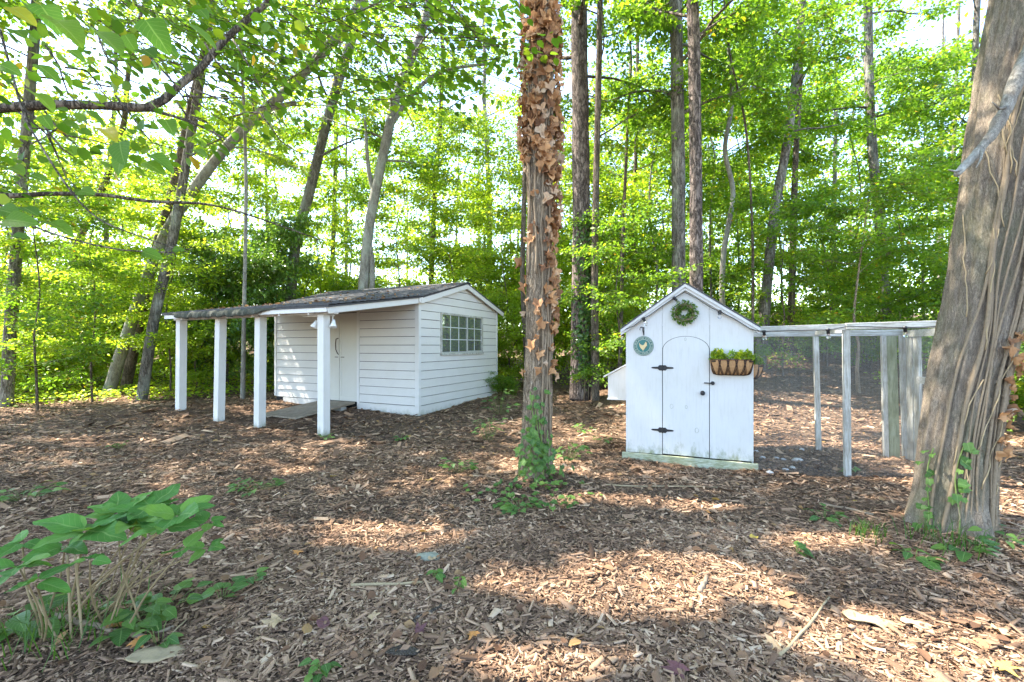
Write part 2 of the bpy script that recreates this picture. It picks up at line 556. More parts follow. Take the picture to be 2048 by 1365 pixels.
def mat_glass(name, tint, rough):
    """dusty old window glass"""
    m, nt, out = nodes_of(name)
    nz = noise_n(nt, coords(nt, (1, 1, 0.5)), 5, 5, 0.7)
    oi = N(nt, "ShaderNodeObjectInfo")
    g = N(nt, "ShaderNodeBsdfGlossy")
    g.inputs['Roughness'].default_value = rough
    g.inputs[0].default_value = (0.9, 0.93, 0.9, 1)
    d = N(nt, "ShaderNodeBsdfDiffuse")
    c1 = mixc(nt, nz.outputs[0], tuple(x * 0.35 for x in tint), tint)
    nt.links.new(mixc(nt, oi.outputs['Random'], c1, tuple(x * 0.55 for x in tint)), d.inputs[0])
    mx = N(nt, "ShaderNodeMixShader")
    mx.inputs[0].default_value = 0.34
    nt.links.new(d.outputs[0], mx.inputs[1])
    nt.links.new(g.outputs[0], mx.inputs[2])
    nt.links.new(mx.outputs[0], out.inputs[0])
    return m


M_PANE = mat_glass("window_pane", (0.20, 0.23, 0.195), 0.03)
m, nt, out = nodes_of("bulb_glass")
gl = N(nt, "ShaderNodeBsdfGlass"); gl.inputs['Roughness'].default_value = 0.05
tr_ = N(nt, "ShaderNodeBsdfTransparent")
mx_ = N(nt, "ShaderNodeMixShader"); mx_.inputs[0].default_value = 0.45
nt.links.new(gl.outputs[0], mx_.inputs[1]); nt.links.new(tr_.outputs[0], mx_.inputs[2]); nt.links.new(mx_.outputs[0], out.inputs[0])
M_BULB = m

# ground: damp mulch and leaf litter
m, nt, out = nodes_of("ground_mulch")
c = coords(nt)
n1 = noise_n(nt, c, 55, 5, 0.75)
n2 = noise_n(nt, c, 0.9, 4, 0.6)
n3 = noise_n(nt, coords(nt, (1, 1.0, 1)), 14, 5, 0.7)
r1 = ramp(nt, [(0.30, (0.04, 0.028, 0.02)), (0.46, (0.13, 0.09, 0.062)), (0.60, (0.26, 0.185, 0.125)), (0.75, (0.44, 0.33, 0.23))])
nt.links.new(n1.outputs[0], r1.inputs[0])
r3 = ramp(nt, [(0.35, (0.45, 0.40, 0.38)), (0.65, (1.15, 1.05, 0.95))])
nt.links.new(n3.outputs[0], r3.inputs[0])
col = mixc(nt, 1.0, r1.outputs[0], r3.outputs[0], 'MULTIPLY')
r2 = ramp(nt, [(0.42, (0, 0, 0)), (0.62, (1, 1, 1))])
nt.links.new(n2.outputs[0], r2.inputs[0])
ml = N(nt, "ShaderNodeMath", operation='MULTIPLY'); nt.links.new(r2.outputs[0], ml.inputs[0]); ml.inputs[1].default_value = 0.45
col = mixc(nt, ml.outputs[0], col, (0.075, 0.048, 0.035))
hh = N(nt, "ShaderNodeMath", operation='ADD'); nt.links.new(n1.outputs[0], hh.inputs[0]); nt.links.new(n3.outputs[0], hh.inputs[1])
principled(nt, out, col, 0.95, bumpn(nt, hh.outputs[0], 0.8, 0.03), spec=0.15)
M_GROUND = m

# ------------------------------------------------------------------ ground sheet
def build_ground():
    def axis(a, b, n, p):
        t = np.linspace(-1, 1, n)
        s = np.sign(t) * np.abs(t) ** p
        return np.where(s < 0, -s * a, s * b)
    xs = axis(-110, 110, 221, 2.2)
    ys = 4.0 + axis(-60, 150, 221, 2.2)
    X, Y = np.meshgrid(xs, ys)
    Z = gz(X, Y)
    V = np.stack([X, Y, Z], -1).reshape(-1, 3)
    n, mY = len(xs), len(ys)
    i = np.arange(n - 1)[None, :] + n * np.arange(mY - 1)[:, None]
    i = i.ravel()
    Fq = np.stack([i, i + 1, i + n + 1, i + n], -1)
    o = link("ground", np_mesh("ground", V, [Fq]), M_GROUND, smooth=True)
    tag(o, kind="structure")
build_ground()

# ------------------------------------------------------------------ shed with lean-to porch
def build_shed():
    rng = random.Random(3)
    S = empty("garden_shed", (-1.93, 9.3, 0.0), math.atan2(-0.4286, 0.9035),
              "white clapboard garden shed with grey shingle roof and open lean-to porch", "shed")
    L, D = 4.36, 3.5
    C0, CHT = 0.20, 0.18
    MB().box(-L + 0.02, -0.012, 0.012, D - 0.02, 0.03, 2.40).build("dark_backing", M_DARK, S)  # dark solid added to block light; its colour shades the board grooves
    # gable fill behind the boards, shade put in its colour
    MB().prism([(-0.012, 0.02, 2.40), (-0.012, D - 0.02, 2.40), (-0.012, D / 2, 2.86)], (-L + 0.04, 0, 0)).build("gable_dark_backing", M_DARK, S)

    def lap_front(x0, x1, z0, z1):
        j = rng.uniform(-0.002, 0.002)
        MB().prism([(x0, 0.01, z0 + 0.010), (x0, -0.022 + j, z0 + 0.010), (x0, -0.010 + j, z1 - 0.001), (x0, 0.01, z1 - 0.001)], (x1 - x0, 0, 0)).build("siding_board", M_SIDING, S)

    def lap_gable(a0, a1, b0, b1, z0, z1):
        j = rng.uniform(-0.002, 0.002)
        xs = (-0.01, 0.022 + j, 0.010 + j, -0.01)
        zs = (z0 + 0.010, z0 + 0.010, z1 - 0.001, z1 - 0.001)
        ys0 = (a0, a0, b0, b0)
        ys1 = (a1, a1, b1, b1)
        v = [(xs[i], ys0[i], zs[i]) for i in range(4)] + [(xs[i], ys1[i], zs[i]) for i in range(4)]
        MB().add(v, [(0, 1, 2, 3), (7, 6, 5, 4), (0, 4, 5, 1), (1, 5, 6, 2), (2, 6, 7, 3), (3, 7, 4, 0)]).build("siding_board", M_SIDING, S)

    k = 0
    z = C0
    while z < 2.42:
        z1 = min(z + CHT, 2.44)
        lap_front(-1.60, -0.075, z, z1)
        lap_front(-L + 0.06, -2.80, z, z1)
        z += CHT
    # bottom boards (skirt)
    MB().box(-L + 0.3, -2.80, -0.020, 0.008, 0.06, C0 - 0.004).build("skirt_board", M_SIDING, S)
    MB().box(-1.66, -0.005, -0.026, 0.008, 0.0, C0 - 0.004).build("skirt_board", M_SIDING, S)
    MB().add([(-0.008, -0.026, 0.0), (0.024, -0.026, 0.0), (0.024, D, 0.10), (-0.008, D, 0.10), (-0.008, -0.026, 0.196), (0.024, -0.026, 0.196), (0.024, D, 0.196), (-0.008, D, 0.196)],
             [(0, 3, 2, 1), (4, 5, 6, 7), (0, 1, 5, 4), (1, 2, 6, 5), (2, 3, 7, 6), (3, 0, 4, 7)]).build("skirt_board", M_SIDING, S)
    # gable wall
    WY0, WY1 = 0.79, 2.64
    z = C0
    while z < 2.86:
        z1 = z + CHT
        lo = lambda q: max(0.05, (q - 2.42) / 0.28)
        z1c = min(z1, 2.88)
        a0, b0 = lo(z), min(lo(z1c), 1.74)
        a1, b1 = min(D - 0.03, D - lo(z)), max(min(D - 0.03, D - lo(z1c)), 1.76)
        if a1 - a0 < 0.05:
            break
        if 1.27 < z < 2.1:
            lap_gable(0.05, WY0 - 0.03, 0.05, WY0 - 0.03, z, z1)
            lap_gable(WY1 + 0.03, D - 0.03, WY1 + 0.03, D - 0.03, z, z1)
        else:
            lap_gable(a0, a1, b0, b1, z, z1c)
        z = z1
    # corner boards
    MB().box(-0.072, 0.027, -0.030, 0.0, 0.196, 2.44).build("corner_board", M_TRIM, S)
    MB().box(0.0, 0.0295, 0.0005, 0.048, 0.196, 2.44).build("corner_board", M_TRIM, S)
    MB().box(0.0, 0.0285, D - 0.03, D + 0.01, 0.12, 2.42).build("corner_board", M_TRIM, S)
    MB().box(-L - 0.005, -L + 0.058, -0.030, 0.004, 0.22, 2.42).build("corner_board", M_TRIM, S)
    # doorway: header, jamb trims, two leaves
    MB().box(-2.79, -1.61, -0.008, 0.008, 2.20, 2.43).build("door_header", M_DOORP, S)
    MB().box(-1.665, -1.603, -0.027, 0.004, 0.20, 2.196).build("door_trim", M_TRIM, S)
    MB().box(-2.797, -2.735, -0.027, 0.004, 0.20, 2.196).build("door_trim", M_TRIM, S)

    def leaf(x0, x1):
        d = MB().box(x0, x1, -0.010, 0.006, 0.205, 2.185).build("door", M_DOORP, S)
        t = 0.06
        for (a, b, c, e) in ((x0 + 0.002, x0 + t, 0.21, 2.18), (x1 - t, x1 - 0.002, 0.21, 2.18), (x0 + t, x1 - t, 0.21, 0.31), (x0 + t, x1 - t, 1.16, 1.24), (x0 + t, x1 - t, 2.09, 2.18)):
            MB().box(a, b, -0.0165, -0.009, c, e).build("door_rail", M_DOORP, d)
        return d
    dl = leaf(-2.73, -2.203)
    dr = leaf(-2.193, -1.668)
    MB().tube([(-2.225, -0.02, 1.62), (-2.24, -0.075, 1.60), (-2.245, -0.085, 1.50), (-2.24, -0.08, 1.36), (-2.225, -0.05, 1.28), (-2.222, -0.02, 1.25)], 0.010, 6).build("handle", M_RUST, dl, True)
    MB().box(-2.33, -2.23, -0.028, -0.016, 1.185, 1.200).build("hasp", M_RUST, dl)
    MB().box(-2.15, -2.05, -0.028, -0.016, 1.185, 1.200).build("hasp", M_RUST, dr)
    # window
    W = MB()
    y0, y1, z0, z1 = WY0, WY1, 1.28, 2.15
    W.box(-0.008, 0.045, y0 - 0.03, y1 + 0.03, z1, z1 + 0.045)
    W.box(-0.008, 0.055, y0 - 0.04, y1 + 0.04, z0 - 0.045, z0)
    W.box(-0.008, 0.040, y0 - 0.028, y0 + 0.02, z0, z1)
    W.box(-0.008, 0.040, y1 - 0.02, y1 + 0.028, z0, z1)
    win = W.build("window", M_SASH, S)
    mid = y0 + 0.02 + (y1 - y0 - 0.04) * 0.60
    MB().box(0.004, 0.036, mid - 0.02, mid + 0.02, z0, z1).box(0.004, 0.034, y0 + 0.02, mid, z0, z0 + 0.035).box(0.004, 0.030, mid, y1 - 0.02, z0, z0 + 0.05).build("sash_frame", M_ALU, win)
    for (a, b, n, xo) in ((y0 + 0.02, mid - 0.02, 3, 0.016), (mid + 0.02, y1 - 0.02, 2, 0.008)):
        wd = (b - a) / n
        for r_ in range(3):
            hz = (z1 - z0 - 0.035) / 3
            for c_ in range(n):
                MB().box(xo - 0.003, xo, a + c_ * wd + 0.006, a + (c_ + 1) * wd - 0.006, z0 + 0.035 + r_ * hz + 0.006, z0 + 0.035 + (r_ + 1) * hz - 0.006).build("pane", M_PANE, win)
        mu = MB()
        for c_ in range(1, n):
            mu.box(xo - 0.004, xo + 0.008, a + c_ * wd - 0.009, a + c_ * wd + 0.009, z0 + 0.03, z1)
        for r_ in range(1, 3):
            mu.box(xo - 0.004, xo + 0.0095, a, b, z0 + 0.035 + r_ * (z1 - z0 - 0.035) / 3 - 0.009, z0 + 0.035 + r_ * (z1 - z0 - 0.035) / 3 + 0.009)
        mu.build("muntin", M_MUNT, win)
    # roof decks
    X0, X1 = -L - 0.10, 0.13
    deck = MB()
    deck.prism([(X0, 1.75, 2.93), (X0, -0.02, 2.435), (X0, -0.02, 2.465), (X0, 1.75, 2.96)], (X1 - X0, 0, 0))
    deck.prism([(X0, 1.75, 2.93), (X0, 1.75, 2.96), (X0, D + 0.22, 2.39), (X0, D + 0.22, 2.36)], (X1 - X0, 0, 0))
    deck.prism([(X0, -0.02, 2.435), (X0, -0.02, 2.465), (X0, -2.44, 2.085), (X0, -2.44, 2.055)], (X1 - X0 - 0.03, 0, 0))
    roof = deck.build("roof", M_SHINGLE, S)

    def course(ya, za, yb, zb, x1):
        """one course of shingles from its lower edge a to its upper edge b"""
        n = 48
        vs, fs = [], []
        for i in range(n + 1):
            x = X0 - 0.03 + (x1 - X0 + 0.06) * i / n
            j = rng.uniform(-0.004, 0.006)
            s = rng.uniform(-0.012, 0.008)
            vs += [(x, ya + s, za + 0.022 + j), (x, ya + s, za + 0.006), (x, yb, zb + 0.008)]
        for i in range(n):
            a = i * 3
            fs += [(a, a + 3, a + 5, a + 2), (a + 1, a + 4, a + 3, a)]
        MB().add(vs, fs).build("shingle_course", M_SHINGLE, roof)
    for (A, B, n, x1) in (((-2.44, 2.085), (-0.02, 2.465), 15, X1 - 0.03), ((-0.02, 2.465), (1.75, 2.96), 12, X1)):
        for i in range(n):
            f0, f1 = i / n, (i + 1.25) / n
            f1 = min(f1, 1.0)
            course(A[0] + (B[0] - A[0]) * f0, A[1] + (B[1] - A[1]) * f0, A[0] + (B[0] - A[0]) * f1, A[1] + (B[1] - A[1]) * f1, x1)
    MB().prism([(X0 - 0.02, 1.60, 2.945), (X0 - 0.02, 1.75, 2.99), (X0 - 0.02, 1.92, 2.945), (X0 - 0.02, 1.75, 2.965)], (X1 - X0 + 0.04, 0, 0)).build("ridge_cap", M_SHINGLE, roof)
    # rippled shingle edge sagging over the porch eave
    nx, prof = 140, 7
    vs, fs = [], []
    for i in range(nx + 1):
        x = -L - 0.16 + 3.75 * i / nx
        t = i / nx
        a = float(sstep(0.02, 0.22, t) * (1 - sstep(0.72, 0.99, t)))
        rip = 0.018 * math.sin(x * 43) + 0.014 * math.sin(x * 27 + 1) + 0.01 * math.sin(x * 71)
        for q in range(prof):
            s = q / (prof - 1)
            ang = s * 1.75 * (0.35 + 0.65 * a)
            rr = 0.07 + 0.035 * a
            y = -2.38 - rr * math.sin(ang) * 1.1 - rip * s * a
            zz = 2.12 - 0.005 - rr * (1 - math.cos(ang)) * 1.15 - 0.012 * s * a * math.sin(x * 19)
            vs.append((x, y, zz))
    for i in range(nx):
        for q in range(prof - 1):
            b = i * prof + q
            fs.append((b, b + 1, b + prof + 1, b + prof))
    e = MB().add(vs, fs).build("shingle_edge", M_SHEDGE, roof, True)
    sm = e.modifiers.new("thick", 'SOLIDIFY'); sm.thickness = 0.014
    # fascia and beams
    for (a, b) in (((X1 - 0.02, -0.06, 2.375), (X1 - 0.02, 1.75, 2.88)), ((X1 - 0.02, 1.75, 2.88), (X1 - 0.02, D + 0.20, 2.325))):
        MB().bar(a, b, 0.025, 0.115).build("rake_board", M_TRIM, S)
    MB().bar((X1 - 0.07, -0.05, 2.385), (X1 - 0.07, -2.40, 2.02), 0.028, 0.12).build("rake_board", M_TRIM, S)
    MB().box(X1 - 0.075, X1 - 0.02, -0.105, -0.02, 2.33, 2.43).build("rake_return", M_TRIM, S)
    MB().box(-L - 0.05, X1 - 0.085, -2.425, -2.40, 1.985, 2.072).build("eave_fascia", M_TRIM, S)
    MB().box(-L - 0.04, X1 - 0.09, -2.26, -2.17, 1.965, 2.055).build("porch_beam", M_TRIM, S)
    for x in (-3.9, -3.2, -2.5, -1.8, -1.1, -0.4):
        MB().bar((x, -0.02, 2.375), (x, -2.39, 1.998), 0.04, 0.09).build("rafter", M_TRIM, S)
    # porch posts (their feet follow the ground)
    M = S.rotation_euler.to_matrix()
    for x, tilt in ((-0.24, 0.0), (-1.80, -0.03), (-2.94, -0.06), (-4.21, -0.03)):
        wp = Vector(S.location) + M @ Vector((x, -2.215, 0))
        g = gz1(wp.x, wp.y) - 0.05
        h = 0.07
        v = []
        for (zz, dx) in ((g, tilt), (1.962, 0)):
            v += [(x + dx - h, -2.215 - h, zz), (x + dx + h, -2.215 - h, zz), (x + dx + h, -2.215 + h, zz), (x + dx - h, -2.215 + h, zz)]
        MB().add(v, [(0, 3, 2, 1), (4, 5, 6, 7), (0, 1, 5, 4), (1, 2, 6, 5), (2, 3, 7, 6), (3, 0, 4, 7)]).build("post", M_POST, S, bevel=0.006)
    # foundation block under the corner
    MB().box(-0.35, -0.03, 0.02, 0.25, -0.05, 0.028).build("foundation_block", M_BLOCK, S)

    # twin flood light under the beam
    def wl(p): return Vector(S.location) + M @ Vector(p)
    fl = empty("flood_light", wl((-0.30, -2.10, 1.95)), S.rotation_euler.z, "white twin flood light under the porch beam beside the nearest post", "lamp")
    MB().box(-0.55, 0.16, -0.02, 0.02, -0.005, 0.012).build("mount", M_WHITEP, fl)
    for sx in (-0.16, 0.14):
        a = Vector((sx, 0, -0.01)); b = Vector((sx * 1.35, -0.03, -0.10))
        ln = MB().tube([a, a + Vector((0, -0.01, -0.05)), b], 0.012, 8).build("arm", M_WHITEP, fl, True)
        d = Vector((sx * 1.2, -0.25, -0.75)).normalized()
        MB().tube([b - d * 0.03, b, b + d * 0.05, b + d * 0.10, b + d * 0.101], [0.022, 0.028, 0.04, 0.062, 0.03], 14).build("lamp_shade", M_WHITEP, fl, True)

    # ramp of planks up to the door, on a block
    rp = empty("plank_ramp", wl((-2.2, -0.05, 0.0)), S.rotation_euler.z, "weathered plank ramp leading up to the shed door", "ramp")
    for i in range(3):
        x = -0.52 + 0.345 * i
        j = rng.uniform(-0.05, 0.05)
        v = [(x, 0.0, 0.165), (x + 0.335, 0.0, 0.165), (x + 0.335 - 0.12, -1.45 + j, 0.02), (x - 0.12, -1.45 + j, 0.02)]
        v += [(a, b, c_ + 0.035) for a, b, c_ in v]
        MB().add(v, [(0, 3, 2, 1), (4, 5, 6, 7), (0, 1, 5, 4), (1, 2, 6, 5), (2, 3, 7, 6), (3, 0, 4, 7)]).build("plank", M_PLANK, rp)
    bl = MB().box(-0.16, 0.16, -0.09, 0.09, -0.06, 0.115).build("concrete_block", M_BLOCK, None, bevel=0.006)
    bl.location = wl((-1.95, -0.30, 0.0)); bl.rotation_euler = (0, 0, S.rotation_euler.z + 0.1)
    tag(bl, "grey concrete block propping the ramp at the shed door", "block")
    return S, wl
SHED, SHED_W = build_shed()


# ------------------------------------------------------------------ chicken coop
CR = math.atan2(-0.3509, 0.9364)
COOP_O = Vector((1.462, 5.77, 0.0))
COOP_M = Matrix.Rotation(CR, 3, 'Z')


def CW(x, y, z):
    return COOP_O + COOP_M @ Vector((x, y, z))


def build_coop():
    W, D, EV, PK = 1.4534, 1.15, 1.70, 2.205
    PXX = W / 2 - 0.02
    C = empty("chicken_coop", COOP_O, CR, "white painted wooden chicken coop with arched door and gabled roof", "chicken coop")
    top = lambda x: EV + (PK - EV) * (x / PXX if x < PXX else (W - x) / (W - PXX))
    d0, d1 = 0.4438, 0.9817
    g = 0.004
    sp, at = 1.395, 1.567
    zb = 0.095

    def front(pts, name, parent=C, y=0.0, t=0.016, mat=M_COOP):
        return MB().prism([(x, y, z) for x, z in pts], (0, t, 0)).build(name, mat, parent)
    front([(0, zb), (d0 - g, zb), (d0 - g, top(d0) - 0.005), (0, EV - 0.005)], "wall_panel")
    front([(d1 + g, zb), (W, zb), (W, EV - 0.005), (d1 + g, top(d1) - 0.005)], "wall_panel")
    n = 20
    cx, a = (d0 + d1) / 2, (d1 - d0) / 2
    arc = lambda r: [(cx + r * math.cos(t), sp + (at - sp) * (r / a) * math.sin(t)) for t in [math.pi * i / n for i in range(n + 1)]]
    up = [(d0 - g + 0.002, sp)] + [(x, z) for x, z in arc(a + 0.002)][::-1] + [(d1 + g - 0.002, sp), (d1 + g - 0.002, top(d1) - 0.005), (PXX, PK - 0.006), (d0 - g + 0.002, top(d0) - 0.005)]
    # panel above the door, cut to the arch: quads between arch and roof line
    vs, fs = [], []
    ar = arc(a + 0.003)
    for (x, z) in ar:
        x = min(max(x, d0 - g + 0.003), d1 + g - 0.003)
        vs += [(x, 0.0015, z), (x, 0.0015, top(x) - 0.006), (x, 0.016, z), (x, 0.016, top(x) - 0.006)]
    for i in range(n):
        b = i * 4
        fs += [(b, b + 1, b + 5, b + 4), (b, b + 4, b + 6, b + 2)]
    MB().add(vs, fs).build("wall_panel", M_COOP, C)
    dpts = [(d0 + g, zb + 0.012), (d1 - g, zb + 0.002)] + arc(a - g)
    door = front(dpts, "door", y=-0.003, t=0.018)
    # knots in the door boards
    for (x, z, r) in ((0.55, 0.70, 0.022), (0.72, 0.70, 0.016), (0.84, 0.42, 0.024), (0.71, 1.53, 0.014)):
        pts = [(x + r * math.cos(t) * 0.8, -0.0045, z + r * 1.25 * math.sin(t)) for t in [2 * math.pi * i / 20 for i in range(21)]]
        MB().tube(pts, 0.0014, 4, False).build("knot", M_MOSSB, door)
    for z in (1.175, 0.398):
        h = MB()
        for s in (-1, 1):
            pts = [(d0, 0.030), (d0 + s * 0.035, 0.034), (d0 + s * 0.055, 0.014), (d0 + s * 0.12, 0.010), (d0 + s * 0.135, 0.0), (d0 + s * 0.12, -0.010), (d0 + s * 0.055, -0.014), (d0 + s * 0.035, -0.034), (d0, -0.030)]
            h.prism([(x, -0.009, z + q) for x, q in (pts if s < 0 else pts[::-1])], (0, 0.0055, 0))
        h.tube([(d0, -0.010, z - 0.035), (d0, -0.010, z + 0.035)], 0.008, 8)
        h.build("hinge", M_BLACK, C)
    lt = MB().tube([(d1 + 0.035, -0.03, 1.0), (d1 + 0.035, -0.002, 1.0)], [0.020, 0.024], 10)
    lt.bar((d1 + 0.03, -0.022, 1.0), (d1 - 0.06, -0.022, 1.002), 0.012, 0.012).build("latch", M_BLACK, C)
    MB().lathe((0.904, -0.003, 0.88), [(0.026, 0), (0.026, 0.005), (0.011, 0.010), (0.011, 0.030), (0.026, 0.042), (0.028, 0.055), (0.017, 0.067), (0.001, 0.069)], 12, (0, -1, 0)).build("knob", M_BLACK, door, True)
    # base board, side and back walls, floor, dark sheet for the shade inside
    v = [(-0.045, -0.045, -0.03), (W + 0.045, -0.045, -0.075), (W + 0.045, 0.0, -0.075), (-0.045, 0.0, -0.03), (-0.045, -0.045, 0.092), (W + 0.045, -0.045, 0.080), (W + 0.045, 0.0, 0.080), (-0.045, 0.0, 0.092)]
    MB().add(v, [(0, 3, 2, 1), (4, 5, 6, 7), (0, 1, 5, 4), (1, 2, 6, 5), (2, 3, 7, 6), (3, 0, 4, 7)]).build("base_board", M_COOPB, C, bevel=0.005)
    MB().box(0.0, 0.016, 0.0165, D, 0.05, EV - 0.01).build("side_wall", M_COOP, C)
    MB().box(W - 0.016, W, 0.0165, D, 0.05, EV - 0.01).build("side_wall", M_COOP, C)
    MB().prism([(0.017, D, 0.05), (W - 0.017, D, 0.05), (W - 0.017, D, EV), (PXX, D, PK - 0.01), (0.017, D, EV)], (0, -0.016, 0)).build("back_wall", M_COOP, C)
    MB().box(0.017, W - 0.017, 0.0165, D - 0.017, 0.05, 0.075).build("floor_board", M_DARK, C)
    MB().box(0.02, W - 0.02, 0.05, 0.056, 0.08, EV).build("shade_backing", M_DARK, C)  # near-black sheet whose colour gives the shade in the door gaps
    # roof boards and two-layer front trim
    ov = 0.06
    sl1, sr1 = (PK - EV) / PXX, (PK - EV) / (W - PXX)
    for (xa, xb, s) in ((-ov, PXX, sl1), (W + ov, PXX, -sr1)):
        za = PK - abs(s) * abs(PXX - xa)
        rb = MB().prism([(xa, -0.085, za), (xb, -0.085, PK), (xb, -0.085, PK + 0.018), (xa, -0.085, za + 0.018)], (0, D + 0.16, 0)).build("roof", M_SHINGLE, C)
        MB().prism([(xa, -0.078, za - 0.040), (xb, -0.078, PK - 0.040), (xb, -0.078, PK - 0.003), (xa, -0.078, za - 0.003)], (0, 0.022, 0)).build("roof_trim", M_COOP, rb)
        MB().prism([(xa, -0.055, za - 0.075), (xb, -0.055, PK - 0.078), (xb, -0.055, PK - 0.003), (xa, -0.055, za - 0.003)], (0, 0.052, 0)).build("roof_trim", M_COOP, rb)
    # nest box on the far side wall
    y0, y1, xo = 0.48, 1.02, -0.30
    nb = MB().prism([(0, y0, 0.715), (xo, y0, 0.715), (xo, y0, 1.03), (0, y0, 1.20)], (0, y1 - y0, 0)).build("nest_box", M_COOP, C)
    MB().prism([(0.0, y0 - 0.03, 1.205), (xo - 0.06, y0 - 0.03, 1.005), (xo - 0.06, y0 - 0.03, 1.025), (0.0, y0 - 0.03, 1.228)], (0, y1 - y0 + 0.06, 0)).build("nest_box_lid", M_COOP, nb)
    MB().box(xo - 0.01, 0, y0 - 0.012, y1, 0.695, 0.714).build("nest_box_floor", M_COOP, nb)
build_coop()


def build_coop_things():
    rng = random.Random(11)
    # round sign with a hen
    sg = empty("round_sign", CW(0.2157, -0.002, 1.448), CR, "round green sign with a tan hen on the coop wall", "sign")

    def disc(r, y0, y1, n=40):
        pts = [(r * math.cos(2 * math.pi * i / n), y0, r * math.sin(2 * math.pi * i / n)) for i in range(n)]
        return MB().prism(pts, (0, y1 - y0, 0))
    disc(0.124, -0.006, 0.0).build("rim", M_SIGN, sg)
    disc(0.117, -0.0075, -0.006).build("rim_line", M_SIGNC, sg)
    disc(0.113, -0.009, -0.0075).build("band", M_SIGN, sg)
    disc(0.084, -0.0105, -0.009).build("ring", M_SIGNC, sg)
    disc(0.080, -0.012, -0.0105).build("centre", M_SIGND, sg)
    tx = MB()
    for i in range(44):
        a = 2 * math.pi * i / 44
        if i in (0, 22) or i % 7 == 3: continue
        r0, r1 = 0.092, 0.105
        wv = rng.uniform(0.003, 0.007)
        ca, sa = math.cos(a), math.sin(a)
        p = [(r0 * ca - wv / 2 * sa, r0 * sa + wv / 2 * ca), (r0 * ca + wv / 2 * sa, r0 * sa - wv / 2 * ca), (r1 * ca + wv / 2 * sa, r1 * sa - wv / 2 * ca), (r1 * ca - wv / 2 * sa, r1 * sa + wv / 2 * ca)]
        tx.prism([(x, -0.0105, z) for x, z in p], (0, 0.0015, 0))
    tx.build("lettering", M_SIGNC, sg)["kind"] = "stuff"
    hen = [(-0.052, 0.046), (-0.046, 0.030), (-0.032, 0.018), (-0.012, 0.008), (0.006, 0.014), (0.018, 0.036), (0.026, 0.050), (0.036, 0.052), (0.044, 0.044), (0.040, 0.026), (0.042, 0.004), (0.036, -0.018), (0.022, -0.036), (0.004, -0.048), (-0.008, -0.060), (-0.014, -0.048), (-0.034, -0.028), (-0.046, -0.004), (-0.052, 0.022)]
    MB().prism([(x, -0.0145, z) for x, z in hen], (0, 0.003, 0)).build("hen", M_HEN, sg)
    MB().prism([(x, -0.0160, z) for x, z in ((0.034, 0.050), (0.040, 0.056), (0.050, 0.046), (0.044, 0.034), (0.036, 0.040))], (0, 0.0015, 0)).build("comb", M_HEND, sg)
    MB().prism([(x, -0.0158, z) for x, z in ((0.041, 0.002), (0.038, -0.018), (0.020, -0.037), (0.008, -0.044), (0.020, -0.026), (0.032, -0.008))], (0, 0.0012, 0)).build("wing", M_HEND, sg)
    MB().tube([(-0.008, -0.0135, -0.055), (0.004, -0.0135, -0.068), (-0.010, -0.0135, -0.074)], 0.0016, 4).build("hen_leg", M_SIGNC, sg)
    # iron bracket
    br = empty("hook_bracket", CW(0.2157, -0.003, 1.655), CR, "small black iron hook bracket above the round sign", "bracket")
    MB().box(-0.006 + 0.004, 0.006 + 0.004, -0.006, 0, -0.075, 0.03).build("back_plate", M_BLACK, br)
    MB().tube([(0.004, -0.004, 0.024), (-0.012, -0.06, 0.028), (-0.028, -0.115, 0.026), (-0.034, -0.125, 0.0), (-0.030, -0.115, -0.012)], 0.005, 6).build("arm", M_BLACK, br)
    MB().tube([(0.004, -0.004, -0.065), (-0.006, -0.05, -0.01), (-0.012, -0.075, 0.024)], 0.0045, 6).build("brace", M_BLACK, br)
    # wreath
    wr = empty("wreath", CW(0.700, -0.012, 1.855), CR, "round green leafy wreath hanging above the coop door", "wreath")
    ring = [(0.098 * math.cos(2 * math.pi * i / 28), -0.01, 0.098 * math.sin(2 * math.pi * i / 28)) for i in range(29)]
    MB().tube(ring, 0.018, 6, False).build("wreath_core", M_STICK, wr)
    nl = 620
    r = np.random.default_rng(5)
    th = r.uniform(0, 2 * math.pi, nl); ph = r.uniform(0, 2 * math.pi, nl)
    mn = 0.020 + r.uniform(0, 0.030, nl)
    rad = 0.098 + mn * np.cos(ph)
    P = np.stack([rad * np.cos(th), -0.012 - np.abs(mn * np.sin(ph)), rad * np.sin(th)], -1)
    A = np.stack([np.cos(th) * np.cos(ph), -np.abs(np.sin(ph)) - 0.3, np.sin(th) * np.cos(ph)], -1) + r.normal(0, 0.5, (nl, 3))
    leaf_cloud("wreath_leaves", P, A, r.normal(0, 1, (nl, 3)) + np.array([0, -1, 0.4]), r.uniform(0.022, 0.036, nl), 0.6, r.uniform(0, 1, nl), M_HOLLY, wr, six=True)

    # planter baskets: wire cage, coir liner, soil and three plants
    def planter(name, label, loc, rz, w, kinds):
        pl = empty(name, loc, rz, label, "planter", "coir-lined wire planters on the coop")
        H, DP = 0.185, 0.15
        sec = lambda t: [(t, 0.0)]
        # liner: half-bowl, u along width, v around
        nu, nv = 16, 8
        vs, fs = [], []
        for i in range(nu + 1):
            u = -1 + 2 * i / nu
            e = 1 - 0.10 * abs(u) ** 3
            for j in range(nv + 1):
                v = j / nv
                ww = w / 2 * (1 - 0.17 * v ** 1.6)
                x = u * ww
                a = v * math.pi / 2
                y = -DP * (math.cos(a) ** 0.6) * (1 - 0.45 * max(0, abs(u) - 0.72) / 0.28)
                z = -H * math.sin(a) ** 1.1 * (1 - 0.08 * max(0, abs(u) - 0.8) / 0.2)
                j2 = 0.004 * noise.noise(Vector((x * 30, v * 9, w * 50)))
                vs.append((x, y - j2, z))
